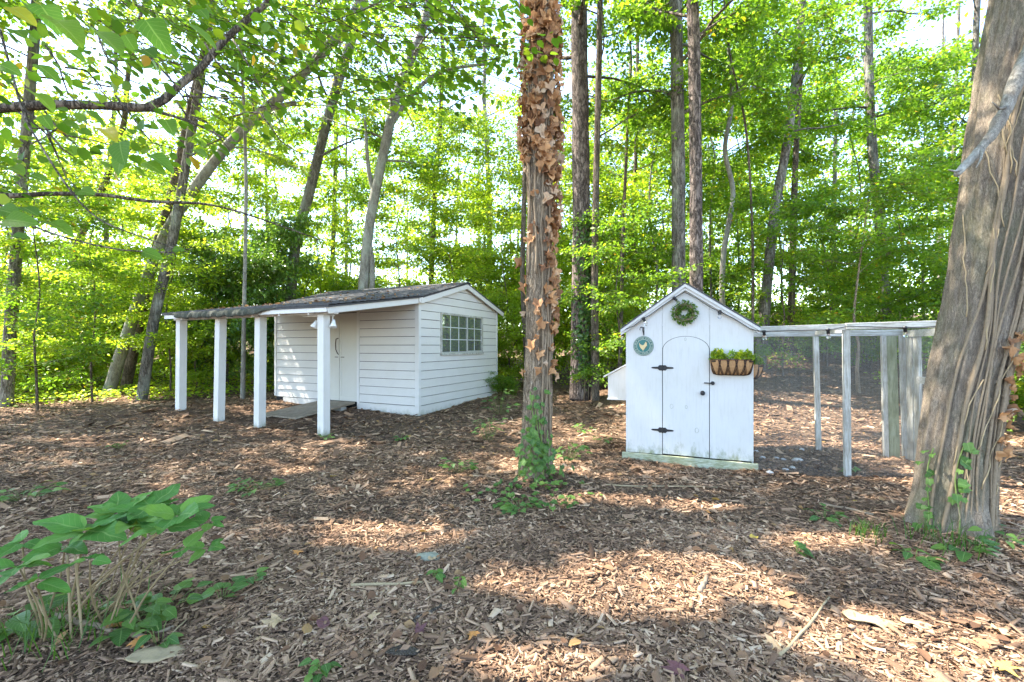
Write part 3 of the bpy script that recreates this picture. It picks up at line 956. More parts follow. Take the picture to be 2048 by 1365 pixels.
        for i in range(nu):
            for j in range(nv):
                b = i * (nv + 1) + j
                fs.append((b, b + nv + 1, b + nv + 2, b + 1))
        for i in (0, nu):
            for j in range(nv):
                b = i * (nv + 1) + j
                n0 = len(vs)
                vs += [(vs[b][0], 0.0, vs[b][2]), (vs[b + 1][0], 0.0, vs[b + 1][2])]
                fs.append((b, b + 1, n0 + 1, n0))
        MB().add(vs, fs).build("coir_liner", M_COIR, pl, True)
        MB().box(-w / 2 * 0.93, w / 2 * 0.93, -DP * 0.93, -0.004, -0.03, -0.012).build("soil", M_SOIL, pl)

        def sp(u, v):
            ww = w / 2 * (1 - 0.17 * v ** 1.6)
            a = v * math.pi / 2
            y = -DP * (math.cos(a) ** 0.6) * (1 - 0.45 * max(0, abs(u) - 0.72) / 0.28) - 0.006
            z = -H * math.sin(a) ** 1.1 * (1 - 0.08 * max(0, abs(u) - 0.8) / 0.2) - 0.002
            return (u * ww, y, z)
        cage = MB()
        cage.tube([sp(u, 0.0) for u in np.linspace(-1, 1, 15)], 0.0055, 6)
        cage.tube([sp(u, 0.93) for u in np.linspace(-1, 1, 15)], 0.0045, 6)
        for u in (-0.97, 0.97):
            cage.tube([sp(u, v) for v in np.linspace(0, 0.93, 8)], 0.004, 5)
        nlp = 5
        for k in range(nlp):
            c = -0.78 + 1.56 * k / (nlp - 1)
            for s in (-1, 1):
                cage.tube([sp(max(-0.98, min(0.98, c + s * (0.205 * (1 - v) ** 0.8 + 0.05 - 0.22 * max(0, 0.55 - v) ** 1.0 * 0))), v) for v in np.linspace(0.0, 0.93, 9)], 0.0036, 5)
                cage.tube([sp(max(-0.98, min(0.98, c + s * (0.25 * (1 - v) ** 1.3 - 0.02 + 0.055 * v))), v) for v in np.linspace(0.0, 0.93, 9)], 0.0036, 5)
        cage.build("wire_cage", M_RUST, pl, True)
        for k, (cx, hgt, rw, mat, nlv) in enumerate(kinds):
            r = np.random.default_rng(20 + k + int(w * 100))
            t = r.uniform(0, 2 * math.pi, nlv); q = r.uniform(0.15, 1, nlv) ** 0.5
            el = r.uniform(0, 1, nlv)
            P = np.stack([cx + rw * q * np.cos(t) * np.sqrt(1 - 0.6 * el ** 2), -DP * 0.5 + rw * 0.75 * q * np.sin(t) * np.sqrt(1 - 0.6 * el ** 2), -0.012 + hgt * el * (1 - 0.35 * q ** 2)], -1)
            A = np.stack([np.cos(t) * q, np.sin(t) * q, 0.6 + 0 * t], -1) + r.normal(0, 0.45, (nlv, 3))
            leaf_cloud("plant", P, A, np.stack([np.cos(t), np.sin(t) - 0.3, 0.8 + 0 * t], -1) + r.normal(0, 0.5, (nlv, 3)), r.uniform(0.022, 0.040, nlv), 0.55, r.uniform(0, 1, nlv), mat, pl, six=True)
        return pl
    planter("planter_basket", "coir lined wire planter with three green plants on the coop front", CW(1.215, -0.004, 1.290), CR, 0.46,
            [(-0.145, 0.135, 0.078, M_LEAFY, 420), (0.0, 0.125, 0.055, M_HOLLY, 110), (0.135, 0.125, 0.09, M_LEAFY, 480)])
    planter("planter_basket", "shaded planter basket hanging on the coop side wall behind the wire mesh", CW(1.4554, 0.50, 1.22), CR + R(90), 0.44,
            [(-0.08, 0.11, 0.12, M_LEAF, 380), (0.10, 0.10, 0.10, M_LEAF, 300)])


# ------------------------------------------------------------------ chicken run beside the coop
def build_run():
    rng = random.Random(5)
    RN = empty("chicken_run", COOP_O, CR, "weathered white timber chicken run with wire mesh beside the coop", "chicken run")
    X0, X1, D = 1.47, 3.27, 1.10

    def g(x, y):
        p = CW(x, y, 0)
        return gz1(p.x, p.y)

    def post(name, x, y, w, d, ztop, mat, lean=0.0):
        z0 = g(x, y) - 0.05
        v = []
        for zz, dx in ((z0, lean), (ztop, 0.0)):
            v += [(x + dx - w / 2, y - d / 2, zz), (x + dx + w / 2, y - d / 2, zz), (x + dx + w / 2, y + d / 2, zz), (x + dx - w / 2, y + d / 2, zz)]
        return MB().add(v, [(0, 3, 2, 1), (4, 5, 6, 7), (0, 1, 5, 4), (1, 2, 6, 5), (2, 3, 7, 6), (3, 0, 4, 7)]).build(name, mat, RN, bevel=0.004)
    # front top rail: two boards one above the other, the upper one proud
    MB().add([(X0 - 0.02, -0.040, 1.605), (2.34, -0.040, 1.622), (2.34, 0.0, 1.622), (X0 - 0.02, 0.0, 1.605), (X0 - 0.02, -0.040, 1.672), (2.34, -0.040, 1.690), (2.34, 0.0, 1.690), (X0 - 0.02, 0.0, 1.672)],
             [(0, 3, 2, 1), (4, 5, 6, 7), (0, 1, 5, 4), (1, 2, 6, 5), (2, 3, 7, 6), (3, 0, 4, 7)]).build("top_rail", M_RUNH, RN, bevel=0.003)
    MB().add([(2.345, -0.044, 1.628), (X1 + 0.1, -0.044, 1.640), (X1 + 0.1, 0.0, 1.640), (2.345, 0.0, 1.628), (2.345, -0.044, 1.697), (X1 + 0.1, -0.044, 1.715), (X1 + 0.1, 0.0, 1.715), (2.345, 0.0, 1.697)],
             [(0, 3, 2, 1), (4, 5, 6, 7), (0, 1, 5, 4), (1, 2, 6, 5), (2, 3, 7, 6), (3, 0, 4, 7)]).build("top_rail", M_RUNH, RN, bevel=0.003)
    MB().box(X0 - 0.01, X1, D - 0.02, D + 0.02, 1.575, 1.655).build("top_rail", M_RUNH, RN, bevel=0.003)
    MB().bar((X1, 0.02, 1.60), (X1, D - 0.02, 1.60), 0.04, 0.08).build("top_rail", M_RUNH, RN)
    MB().bar((X1, 0.05, 1.05), (X1, D - 0.40, 1.05), 0.04, 0.08).build("cross_rail", M_RUNH, RN)
    MB().box(2.32, 2.36, 0.0, D - 0.02, 1.595, 1.65).build("cross_rail", M_RUN, RN)
    post("post", 2.36, -0.02 + 0.03, 0.062, 0.062, 1.618, M_RUN, 0.012)
    post("post", 2.335, D, 0.062, 0.055, 1.57, M_RUN, 0.035)
    post("post", 3.06, D - 0.02, 0.05, 0.06, 1.575, M_RUN, 0.03)
    post("mossy_board", 3.145, D + 0.005, 0.115, 0.03, 1.575, M_MOSSB, 0.04)
    post("board", 3.25, D - 0.05, 0.085, 0.04, 1.58, M_RUN, 0.04)
    post("board", X1 + 0.01, D - 0.16, 0.035, 0.16, 1.59, M_RUN, 0.02)
    post("board", X1 + 0.012, D - 0.33, 0.035, 0.13, 1.59, M_RUN, 0.02)
    post("post", X1, 0.16, 0.07, 0.07, 1.60, M_RUN)
    post("post", X1, 0.02, 0.07, 0.07, 1.60, M_RUN)

    def wire(a, b, zt, step=0.0127, t=0.0008):
        """welded square mesh hung from a to b (local xy), real wires"""
        a, b = Vector((*a, 0)), Vector((*b, 0))
        L = (b - a).length
        d = (b - a).normalized()
        nrm = Vector((-d.y, d.x, 0))
        nv = int(L / step)
        V, Fc = [], []

        def prism(p, q, s1, s2):
            n = len(V)
            for e in (p, q):
                V.extend([e + s1 * t * 0.6, e - s1 * t * 0.3 + s2 * t * 0.5, e - s1 * t * 0.3 - s2 * t * 0.5])
            Fc.extend([(n, n + 1, n + 4, n + 3), (n + 1, n + 2, n + 5, n + 4), (n + 2, n, n + 3, n + 5)])
        gl = [g((a + d * (L * i / 12)).x, (a + d * (L * i / 12)).y) for i in range(13)]
        gf = lambda s: gl[min(11, int(s / L * 12))] * (1 - (s / L * 12 - min(11, int(s / L * 12)))) + gl[min(11, int(s / L * 12)) + 1] * (s / L * 12 - min(11, int(s / L * 12)))
        wob = lambda s, z: nrm * (0.006 * math.sin(s * 5.1 + z * 3) + 0.004 * math.sin(z * 7 + s * 2))
        for i in range(nv + 1):
            s = L * i / nv
            zs = [gf(s) - 0.01 + (zt - gf(s)) * k / 4 for k in range(5)]
            for k in range(4):
                prism(a + d * s + wob(s, zs[k]) + Vector((0, 0, zs[k])), a + d * s + wob(s, zs[k + 1]) + Vector((0, 0, zs[k + 1])), nrm, d)
        nh = int((zt - gf(0)) / step)
        for i in range(nh + 1):
            f = i / nh
            for k in range(8):
                s0, s1 = L * k / 8, L * (k + 1) / 8
                z0_, z1_ = gf(s0) + (zt - gf(s0)) * f, gf(s1) + (zt - gf(s1)) * f
                prism(a + d * s0 + wob(s0, z0_) + Vector((0, 0, z0_)), a + d * s1 + wob(s1, z1_) + Vector((0, 0, z1_)), nrm, Vector((0, 0, 1)))
        o = MB().add(V, Fc).build("wire_mesh", M_WIRE, RN)
        o["kind"] = "stuff"
    wire((X0, -0.050), (X1, -0.052), 1.655)
    wire((X0, D + 0.03), (X1, D + 0.028), 1.60)
    wire((X1 + 0.035, 0.0), (X1 + 0.035, D), 1.60, 0.02)
    return RN


def leaf_cloud(name, P, A, Nn, Ln, wr, rnd, mat, parent=None, six=False, off=None, droop=0.0, kind=None):
    """many small folded leaves in one mesh"""
    P = np.asarray(P, float); A = np.asarray(A, float); Nn = np.asarray(Nn, float)
    A = A / (np.linalg.norm(A, axis=1, keepdims=True) + 1e-9)
    S = np.cross(Nn, A)
    S = S / (np.linalg.norm(S, axis=1, keepdims=True) + 1e-9)
    U = np.cross(A, S)
    L = np.asarray(Ln, float)[:, None]
    W = L * wr
    n = len(P)
    base = np.arange(n)[:, None]
    if six:
        k = 6
        V = np.stack([P, P + A * L * 0.28 - S * W * 0.46 + U * L * 0.07, P + A * L * 0.68 - S * W * 0.38 + U * L * 0.05, P + A * L - U * L * (0.08 + droop),
                      P + A * L * 0.68 + S * W * 0.38 + U * L * 0.05, P + A * L * 0.28 + S * W * 0.46 + U * L * 0.07], 1)
        Fa = np.concatenate([base * k + np.array([[0, 1, 2, 3]]), base * k + np.array([[0, 3, 4, 5]])])
    else:
        k = 4
        V = np.stack([P, P + A * L * 0.45 - S * W * 0.5 + U * L * 0.08, P + A * L - U * L * (0.04 + droop), P + A * L * 0.45 + S * W * 0.5 + U * L * 0.08], 1)
        Fa = np.concatenate([base * k + np.array([[0, 1, 2]]), base * k + np.array([[0, 2, 3]])])
    rr = np.concatenate([rnd, rnd])
    o = link(name, np_mesh(name, V.reshape(-1, 3), [Fa], {"rnd": rr}), mat, parent, off=off)
    if kind: o["kind"] = kind
    return o


build_coop_things()
build_run()


# ------------------------------------------------------------------ string lights along the coop roof and run
def build_string_lights():
    st = empty("string_lights", CW(0.7, -0.06, 2.1), 0, "black string lights with clear bulbs along the coop roof and run", "string lights")
    o = st.location
    pts = [CW(-0.05, 0.10, 1.62), CW(-0.045, -0.06, 1.640), CW(0.10, -0.066, 1.70), CW(0.22, -0.066, 1.79), CW(0.30, -0.066, 1.835), CW(0.45, -0.066, 1.945), CW(0.58, -0.066, 2.035), CW(0.70, -0.066, 2.10),
           CW(0.85, -0.066, 2.01), CW(1.0, -0.064, 1.90), CW(1.09, -0.064, 1.855), CW(1.25, -0.066, 1.765), CW(1.40, -0.066, 1.655), CW(1.47, -0.07, 1.625), CW(1.55, -0.07, 1.615), CW(1.80, -0.072, 1.622),
           CW(2.13, -0.074, 1.625), CW(2.22, -0.074, 1.632), CW(2.36, -0.072, 1.662), CW(2.5, -0.074, 1.655), CW(2.85, -0.074, 1.640), CW(3.05, -0.076, 1.645), CW(3.30, -0.076, 1.67)]
    MB().tube(pts, 0.0042, 5).build("cord", M_SOCKET, st, True, off=o)
    for (p, d) in ((CW(-0.05, 0.06, 1.625), (0, 0, -1)), (pts[3], (0.25, -0.5, -0.85)), (pts[6], (0.45, -0.5, -0.7)), (pts[10], (-0.25, -0.5, -0.85)), (CW(1.55, -0.07, 1.615), (0.03, -0.1, -1)), (CW(2.17, -0.074, 1.627), (0.03, -0.1, -1)), (CW(2.85, -0.074, 1.640), (0.03, -0.1, -1))):
        d = Vector(d).normalized()
        p = Vector(p)
        MB().tube([p + d * -0.014, p + d * -0.010, p + d * 0.012, p + d * 0.014, p + d * 0.045, p + d * 0.048], [0.012, 0.021, 0.022, 0.0155, 0.0175, 0.014], 10).build("socket", M_SOCKET, st, True, off=o)
        MB().tube([p + d * 0.046, p + d * 0.058, p + d * 0.075, p + d * 0.092, p + d * 0.103, p + d * 0.106], [0.011, 0.017, 0.0225, 0.021, 0.011, 0.002], 12).build("bulb", M_BULB, st, True, off=o)
build_string_lights()

# ------------------------------------------------------------------ trees
# holes cut in the crowns to shape the sun patches: (x, y, rx, ry) where the sun reaches the ground
SUN_HOLES = [(1.4, 4.12, 1.0, 0.17), (0.72, 2.78, 0.85, 0.34), (-0.95, 3.45, 0.55, 0.26), (1.95, 2.2, 0.55, 0.28), (4.7, 4.1, 0.8, 0.7), (5.0, 7.7, 1.6, 0.5), (-4.3, 10.6, 1.4, 1.6), (-9.5, 12.6, 3.2, 1.3),
        (6.2, 9.5, 1.5, 0.5), (-3.9, 8.9, 0.5, 0.4), (0.3, 5.6, 0.5, 0.2), (2.3, 3.3, 0.4, 0.14), (0.15, 2.05, 0.3, 0.15), (-2.5, 5.2, 0.25, 0.12), (7.5, 7.0, 1.2, 0.8), (-0.6, 11.4, 1.2, 1.2), (3.3, 9.6, 1.0, 0.6), (8.0, 12.0, 2.5, 1.0), (5.0, 11.4, 1.5, 0.7), (11.0, 14.0, 3.0, 1.2), (-3.0, 10.6, 1.3, 0.8)]


def in_sun_holes(P, fuzz=0.12, rng=None):
    t = P[:, 2] / SUN.z
    gx = P[:, 0] - SUN.x * t
    gy = P[:, 1] - SUN.y * t
    m = np.zeros(len(P), bool)
    w = 1 + 0.35 * np.sin(gx * 9 + gy * 5) * np.sin(gy * 13 - gx * 4)
    for (x, y, rx, ry) in SUN_HOLES:
        m |= (((gx - x) / rx) ** 2 + ((gy - y) / ry) ** 2) < w * 1.45
    return m


def resample(pts, rad, step):
    """smooth polyline (Catmull-Rom) with radii"""
    P = [Vector(p) for p in pts]
    out, ro = [], []
    for i in range(len(P) - 1):
        p0, p1, p2, p3 = P[max(i - 1, 0)], P[i], P[i + 1], P[min(i + 2, len(P) - 1)]
        n = max(1, int((p2 - p1).length / step))
        for k in range(n):
            t = k / n
            out.append(0.5 * ((2 * p1) + (p2 - p0) * t + (2 * p0 - 5 * p1 + 4 * p2 - p3) * t * t + (3 * p1 - p0 - 3 * p2 + p3) * t ** 3))
            ro.append(rad[i] + (rad[i + 1] - rad[i]) * t)
    out.append(P[-1]); ro.append(rad[-1])
    return out, ro


class Wood:
    def __init__(self):
        self.mb = MB()

    def limb(self, pts, rad, n):
        self.mb.tube(pts, rad, n, cap=False)


def grow(rs, trunk, trad, f0, n_limb, Rr, leaf, nsub=5, ntwig=4, nleaf=26, spread=1.0, rise=0.35, tip=True, limb_r=0.28, twig_len=0.6, f1=1.0):
    """limbs, sub-branches and flat sprays of leaves along a trunk; returns wood and leaf arrays"""
    wd = Wood()
    n = len(trunk)
    TP, TD, TL, TN = [], [], [], []
    for k in range(n_limb):
        g = (k + rs.random()) / n_limb
        f = f0 + (f1 - f0) * g
        i = min(n - 2, int(f * (n - 1)))
        p = trunk[i].lerp(trunk[i + 1], f * (n - 1) - i)
        r0 = max(0.008, trad[i] * limb_r * rs.uniform(0.7, 1.2))
        az = k * 2.399 + rs.uniform(-0.5, 0.5)
        Lk = Rr * (0.45 + 0.55 * math.sin(math.pi * (0.12 + 0.8 * g))) * rs.uniform(0.65, 1.15)
        d = Vector((math.cos(az), math.sin(az), rise * rs.uniform(0.2, 2.4)))
        d.normalize()
        pts = [p.copy()]
        q = p.copy()
        m = 5
        for s in range(m):
            d = (d + Vector((rs.uniform(-.25, .25), rs.uniform(-.25, .25), rs.uniform(-.22, .12)))).normalized()
            q = q + d * (Lk / m)
            pts.append(q.copy())
        wd.limb(pts, [r0 * (1 - 0.85 * s / m) for s in range(m + 1)], 5)
        for b in range(nsub):
            s = rs.uniform(0.25, 1.0) * m
            i2 = min(m - 1, int(s))
            pb = pts[i2].lerp(pts[i2 + 1], s - i2)
            dd = (pts[i2 + 1] - pts[i2]).normalized()
            side = (1 if b % 2 else -1) * rs.uniform(0.4, 1.1)
            c_, s_ = math.cos(side), math.sin(side)
            db = Vector((dd.x * c_ - dd.y * s_, dd.x * s_ + dd.y * c_, dd.z * 0.4 + rs.uniform(-0.3, 0.45))).normalized()
            Lb = Lk * rs.uniform(0.22, 0.42) * spread
            pe = pb + db * Lb + Vector((0, 0, -0.04 * Lb))
            rb = max(0.004, r0 * 0.3)
            wd.limb([pb, pb.lerp(pe, 0.5) + Vector((0, 0, 0.04 * Lb)), pe], [rb, rb * 0.7, 0.003], 4)
            for t in range(ntwig):
                u = (t + rs.random()) / ntwig
                pt = pb.lerp(pe, 0.15 + 0.85 * u)
                sd = (1 if t % 2 else -1) * rs.uniform(0.3, 1.2)
                c2, s2 = math.cos(sd), math.sin(sd)
                dt = Vector((db.x * c2 - db.y * s2, db.x * s2 + db.y * c2, rs.uniform(-0.55, 0.42)))
                lt = twig_len * rs.uniform(0.6, 1.25)
                TP.append(pt); TD.append(dt.normalized()); TL.append(lt)
                wd.limb([pt, pt + dt.normalized() * lt], [0.004, 0.0015], 3)
    TP = np.array([tuple(p) for p in TP]); TD = np.array([tuple(p) for p in TD]); TL = np.array(TL)
    r = np.random.default_rng(rs.randrange(1 << 30))
    T = len(TP)
    s = (np.arange(nleaf)[None, :] + r.random((T, nleaf))) / nleaf
    P = TP[:, None, :] + TD[:, None, :] * (s * TL[:, None] * 1.05)[:, :, None]
    sidev = np.cross(TD, np.array([0, 0, 1.0]))
    sgn = np.where(np.arange(nleaf) % 2 == 0, 1.0, -1.0)[None, :, None]
    off = r.random((T, nleaf, 1)) * 0.13 * sgn * sidev[:, None, :]
    P = P + off + r.normal(0, 0.055, (T, nleaf, 3))
    A = TD[:, None, :] * 0.6 + sgn * sidev[:, None, :] * 0.8 + r.normal(0, 0.4, (T, nleaf, 3)) + np.array([0, 0, -0.3])
    Nn = np.array([0, 0, 1.0]) + r.normal(0, 0.62, (T, nleaf, 3))
    Ls = leaf * r.uniform(0.6, 1.2, (T, nleaf))
    base = r.random((T, 1)) * 0.45
    rnd = np.clip(base + r.random((T, nleaf)) * 0.62 - 0.03, 0, 1)
    return wd, P.reshape(-1, 3), A.reshape(-1, 3), Nn.reshape(-1, 3), Ls.ravel(), rnd.ravel()


def bark_tube(pts, rad, sides, rough, seed, flare=0.0, furrow=0.0):
    """trunk surface with uneven ridges"""
    pts, rad = resample(pts, rad, 0.07 if furrow else 0.35 if rough < 0.05 else 0.12)
    mb = MB().tube(pts, rad, sides, cap=True)
    out = []
    for i, v in enumerate(mb.v[:len(pts) * sides]):
        c = pts[i // sides]
        d = Vector(v) - c
        h = max(0.0, v[2] - pts[0].z)
        f = 1 + rough * noise.noise(Vector((v[0] * 3 + seed, v[1] * 3, v[2] * 0.8))) * 1.6
        f += rough * 0.8 * noise.noise(Vector((v[0] * 11 + seed, v[1] * 11, v[2] * 1.2)))
        if furrow:
            a = math.atan2(d.y, d.x)
            tw = a + 0.25 * noise.noise(Vector((0, seed, v[2] * 0.9)))
            q = Vector((math.cos(tw) * 5.5, math.sin(tw) * 5.5, v[2] * 1.5 + seed))
            f += furrow * (abs(noise.noise(q)) * 2.2 - 0.6) + furrow * 0.5 * noise.noise(q * 2.3)
        if flare:
            a = math.atan2(d.y, d.x)
            f += flare * math.exp(-h / 0.22) * (0.7 + 0.6 * math.sin(a * 4 + seed) + 0.3 * math.sin(a * 7))
        out.append(tuple(c + d * f))
    mb.v = out
    return mb, pts, rad


N_TREES = []


def tree(name, label, px, Y, w0, w1, f0, n_limb, Rr, leaf=0.125, mat=None, lmat=None, top=13.0, dY=0.0, sides=10, rough=0.05, seed=1, group=None, nsub=6, ntwig=5, nleaf=21,
         forks=(), cull=False, base_y=None, twig_len=0.6, limb_r=0.28, six=False, rise=0.35):
    rs = random.Random(seed * 77 + 5)
    pts = [PX(x, y, Y + dY * i / max(1, len(px) - 1)) for i, (x, y) in enumerate(px)]
    b = pts[0]
    g = gz1(b.x, b.y)
    d0 = (pts[1] - pts[0])
    if b.z > g:
        k = (b.z - g + 0.15) / max(d0.z, 0.2)
        pts.insert(0, b - d0 * min(k, 3) * 1.0)
        pts[0].z = g - 0.12
    d = (pts[-1] - pts[-2]).normalized()
    d = (d + Vector((0, 0, 0.6))).normalized()
    while pts[-1].z < top:
        pts.append(pts[-1] + (d + Vector((rs.uniform(-.1, .1), rs.uniform(-.1, .1), 0))).normalized() * 1.8)
    r0, r1 = 0.84 * w0 / 2 / F * Y, 0.84 * w1 / 2 / F * Y
    zt = [(p.z - pts[0].z) / (pts[-1].z - pts[0].z) for p in pts]
    zv = (PX(px[-1][0], px[-1][1], Y).z - pts[0].z) / (pts[-1].z - pts[0].z)
    rad = [max(0.02, r0 + (r1 - r0) * min(t / max(zv, 0.05), 1) - (r1 * 0.75) * max(0, (t - zv)) / max(1 - zv, 0.05)) for t in zt]
    rad = [q * math.cos(math.atan2(abs(p.x), p.y)) for q, p in zip(rad, pts)]
    rad[0] *= 1.25
    root = empty(name, (pts[0].x, pts[0].y, g), 0, label, "tree", group)
    mb, tp, tr = bark_tube(pts, rad, sides, rough, seed)
    wd, P, A, Nn, Ls, rnd = grow(rs, tp, tr, f0, n_limb, Rr, leaf, nsub=nsub, ntwig=ntwig, nleaf=nleaf, twig_len=twig_len, limb_r=limb_r, rise=rise)
    for (fp, fw) in forks:
        q = [PX(x, y, Y) for x, y in fp]
        q2, r2 = resample(q, [math.cos(math.atan2(abs(q[0].x), Y)) * fw / 2 / F * Y * (1 - 0.55 * i / (len(q) - 1)) for i in range(len(q))], 0.25)
        mb.tube(q2, r2, 8, True)
    mb.add(wd.mb.v, wd.mb.f)
    mb.build("trunk", mat or M_BARK, root, True, off=root.location)
    if True:
        k = ~in_sun_holes(P)
        lim = CH + 0.80 * P[:, 1] + 0.5
        k &= (P[:, 2] < lim) | (np.random.default_rng(seed).random(len(P)) < 0.2)       # leaves above the view thinned out to let sun into the wood
        P, A, Nn, Ls, rnd = P[k], A[k], Nn[k], Ls[k], rnd[k]
    leaf_cloud("crown", P, A, Nn, Ls, 0.62, rnd, lmat or M_LEAF, root, six=six, off=root.location)
    return root, tp, tr


WOODG = "tall trees of the wood behind the clearing"
# -- trees at the edge of the wood, each placed by its own trunk
tree("hardwood_tree", "grey upright trunk at the photo's far edge beside the green ground cover", [(14, 790), (25, 600), (45, 350), (72, 30)], 10.6, 38, 27, 0.40, 16, 3.4, mat=M_BARK, lmat=M_LEAFY, seed=1, group=WOODG, top=14)
tree("leaning_tree", "pale forked tree leaning far over towards the shed roof", [(222, 770), (258, 660), (300, 540), (340, 452), (420, 335), (500, 245), (560, 195), (640, 110), (700, 40)], 12.6, 33, 23, 0.45, 14, 3.6, mat=M_BARKL, lmat=M_LEAFY, seed=2, group=WOODG,
     top=13, forks=[([(492, 250), (530, 225), (565, 212), (592, 205)], 20)])
tree("hardwood_tree", "slim grey brown trunk leaning just behind the porch's outer post", [(285, 790), (308, 640), (345, 480), (385, 250), (410, 100), (420, 0)], 11.4, 31, 20, 0.42, 14, 3.2, mat=M_BARK, lmat=M_LEAFY, seed=3, group=WOODG)
tree("hardwood_tree", "dark trunk squeezed between the pale leaning tree and the slim one", [(252, 770), (285, 620), (312, 500), (350, 360), (385, 200)], 13.2, 30, 20, 0.5, 12, 3.4, mat=M_BARKB, lmat=M_LEAFY, seed=4, group=WOODG)
tree("hardwood_tree", "mottled dark trunk rising from the dark shrub behind the shed porch", [(572, 720), (590, 500), (620, 380), (655, 240), (690, 120), (722, 20)], 15.0, 28, 21, 0.42, 16, 3.8, mat=M_BARK, lmat=M_LEAF, seed=5, group=WOODG, top=17)
tree("forked_tree", "pale grey forked tree right behind the shed ridge", [(722, 640), (735, 480), (752, 380), (775, 270), (800, 170), (845, 60)], 14.0, 27, 20, 0.42, 15, 3.6, mat=M_BARKL, lmat=M_LEAF, seed=6, group=WOODG, top=16,
     forks=[([(750, 395), (738, 345), (733, 290), (730, 235)], 11), ([(778, 258), (820, 195), (870, 150), (920, 135), (985, 128)], 11), ([(742, 600), (745, 540), (740, 490), (738, 470)], 14)])
t6, T6P, T6R = tree("pine_tree", "thick rough trunk wrapped in dark ivy behind the dead-leaf tree", [(1163, 800), (1163, 500), (1160, 200), (1158, 0)], 11.3, 46, 38, 0.5, 12, 3.2, mat=M_BARKP, lmat=M_LEAF, seed=7, group=WOODG, top=15, sides=16)
tree("hardwood_tree", "thin straight trunk standing close beside the ivy-wrapped trunk", [(1190, 805), (1190, 500), (1196, 200), (1200, 0)], 10.9, 18, 14, 0.45, 11, 2.8, mat=M_BARKB, lmat=M_LEAF, seed=8, group=WOODG)
tree("hardwood_tree", "grey trunk of the pair above the coop roof, the paler one", [(1357, 700), (1357, 400), (1354, 150), (1352, 0)], 10.6, 35, 31, 0.48, 13, 3.2, mat=M_BARK, lmat=M_LEAF, seed=9, group=WOODG, sides=14)
tree("pine_tree", "brown plated trunk of the pair above the coop roof, the darker one", [(1393, 720), (1392, 400), (1388, 100), (1385, 0)], 9.4, 34, 29, 0.55, 12, 3.0, mat=M_BARKP, lmat=M_LEAF, seed=10, group=WOODG, sides=14)
tree("crooked_tree", "thin crooked tree winding upwards behind the coop's run-side eave", [(1446, 700), (1446, 520), (1466, 390), (1450, 300), (1464, 200), (1455, 60)], 12.0, 16, 9, 0.45, 10, 2.5, mat=M_BARKL, lmat=M_LEAF, seed=11, group=WOODG)
tree("hardwood_tree", "grey trunk leaning away above the junction of coop and run", [(1516, 760), (1535, 560), (1550, 420), (1575, 280), (1592, 150), (1605, 0)], 12.0, 29, 19, 0.48, 13, 3.0, mat=M_BARK, lmat=M_LEAF, seed=12, group=WOODG)
tree("hardwood_tree", "dark upright trunk behind the run, second from the coop", [(1580, 720), (1586, 500), (1590, 350), (1600, 150)], 13.0, 20, 14, 0.45, 12, 3.0, mat=M_BARKB, lmat=M_LEAF, seed=13, group=WOODG)
tree("hardwood_tree", "sun-flecked grey trunk behind the middle of the run", [(1775, 700), (1762, 480), (1745, 300), (1738, 150), (1735, 0)], 14.0, 29, 23, 0.42, 15, 3.6, mat=M_BARK, lmat=M_LEAF, seed=14, group=WOODG, top=16)
tree("sapling", "very thin bare stem between the crooked tree and the leaning trunk", [(1505, 720), (1505, 480), (1492, 260), (1460, 110)], 11.0, 8, 5, 0.42, 9, 1.9, mat=M_BARKB, lmat=M_LEAF, seed=15, group=WOODG, leaf=0.09)
tree("hardwood_tree", "thin trunk beyond the shed roof near the dead-leaf tree", [(860, 640), (868, 420), (880, 250), (885, 100)], 18.0, 14, 9, 0.35, 15, 3.8, mat=M_BARKB, lmat=M_LEAFY, seed=16, group=WOODG, top=18)
tree("sapling", "thin upright stem crossing the pale leaning limb", [(488, 640), (492, 400), (490, 280), (486, 180)], 11.6, 11, 8, 0.5, 8, 2.2, mat=M_BARKL, lmat=M_LEAFY, seed=17, group=WOODG)
tree("sapling", "slender stem beside the coop eave over the nest box", [(1240, 740), (1246, 480), (1255, 260), (1262, 120)], 13.0, 10, 6, 0.35, 11, 2.4, mat=M_BARKB, lmat=M_LEAFY, seed=18, group=WOODG)
tree("sapling", "second slender stem above the coop eave, further back", [(1266, 720), (1268, 460), (1274, 200), (1276, 0)], 16.0, 11, 8, 0.38, 13, 3.0, mat=M_BARKB, lmat=M_LEAF, seed=19, group=WOODG, top=16)
tree("hardwood_tree", "dim leaning trunk deep in the bright foliage past the grey edge trunk", [(100, 740), (130, 620), (152, 500), (200, 390), (245, 260)], 15.0, 24, 16, 0.45, 14, 3.6, mat=M_BARKB, lmat=M_LEAFY, seed=20, group=WOODG, top=15)
tree("hardwood_tree", "faint thin trunk between the dim leaning trunk and the pale leaning tree", [(205, 740), (212, 520), (214, 380), (230, 200)], 18.0, 16, 11, 0.38, 15, 3.8, mat=M_BARK, lmat=M_LEAFY, seed=21, group=WOODG, top=17)
tree("hardwood_tree", "grey trunk half hidden by foliage above the big vine-covered tree's snapped limb", [(1925, 700), (1935, 400), (1948, 200), (1955, 0)], 13.5, 22, 17, 0.4, 14, 3.4, mat=M_BARK, lmat=M_LEAF, seed=22, group=WOODG, top=15)
tree("sapling", "small pale crooked stem seen through the run's wire mesh", [(1718, 795), (1714, 740), (1717, 690), (1708, 640), (1715, 560)], 9.6, 11, 5, 0.55, 9, 1.4, mat=M_BARKC, lmat=M_LEAF, seed=23, leaf=0.085, top=3.6, twig_len=0.4)
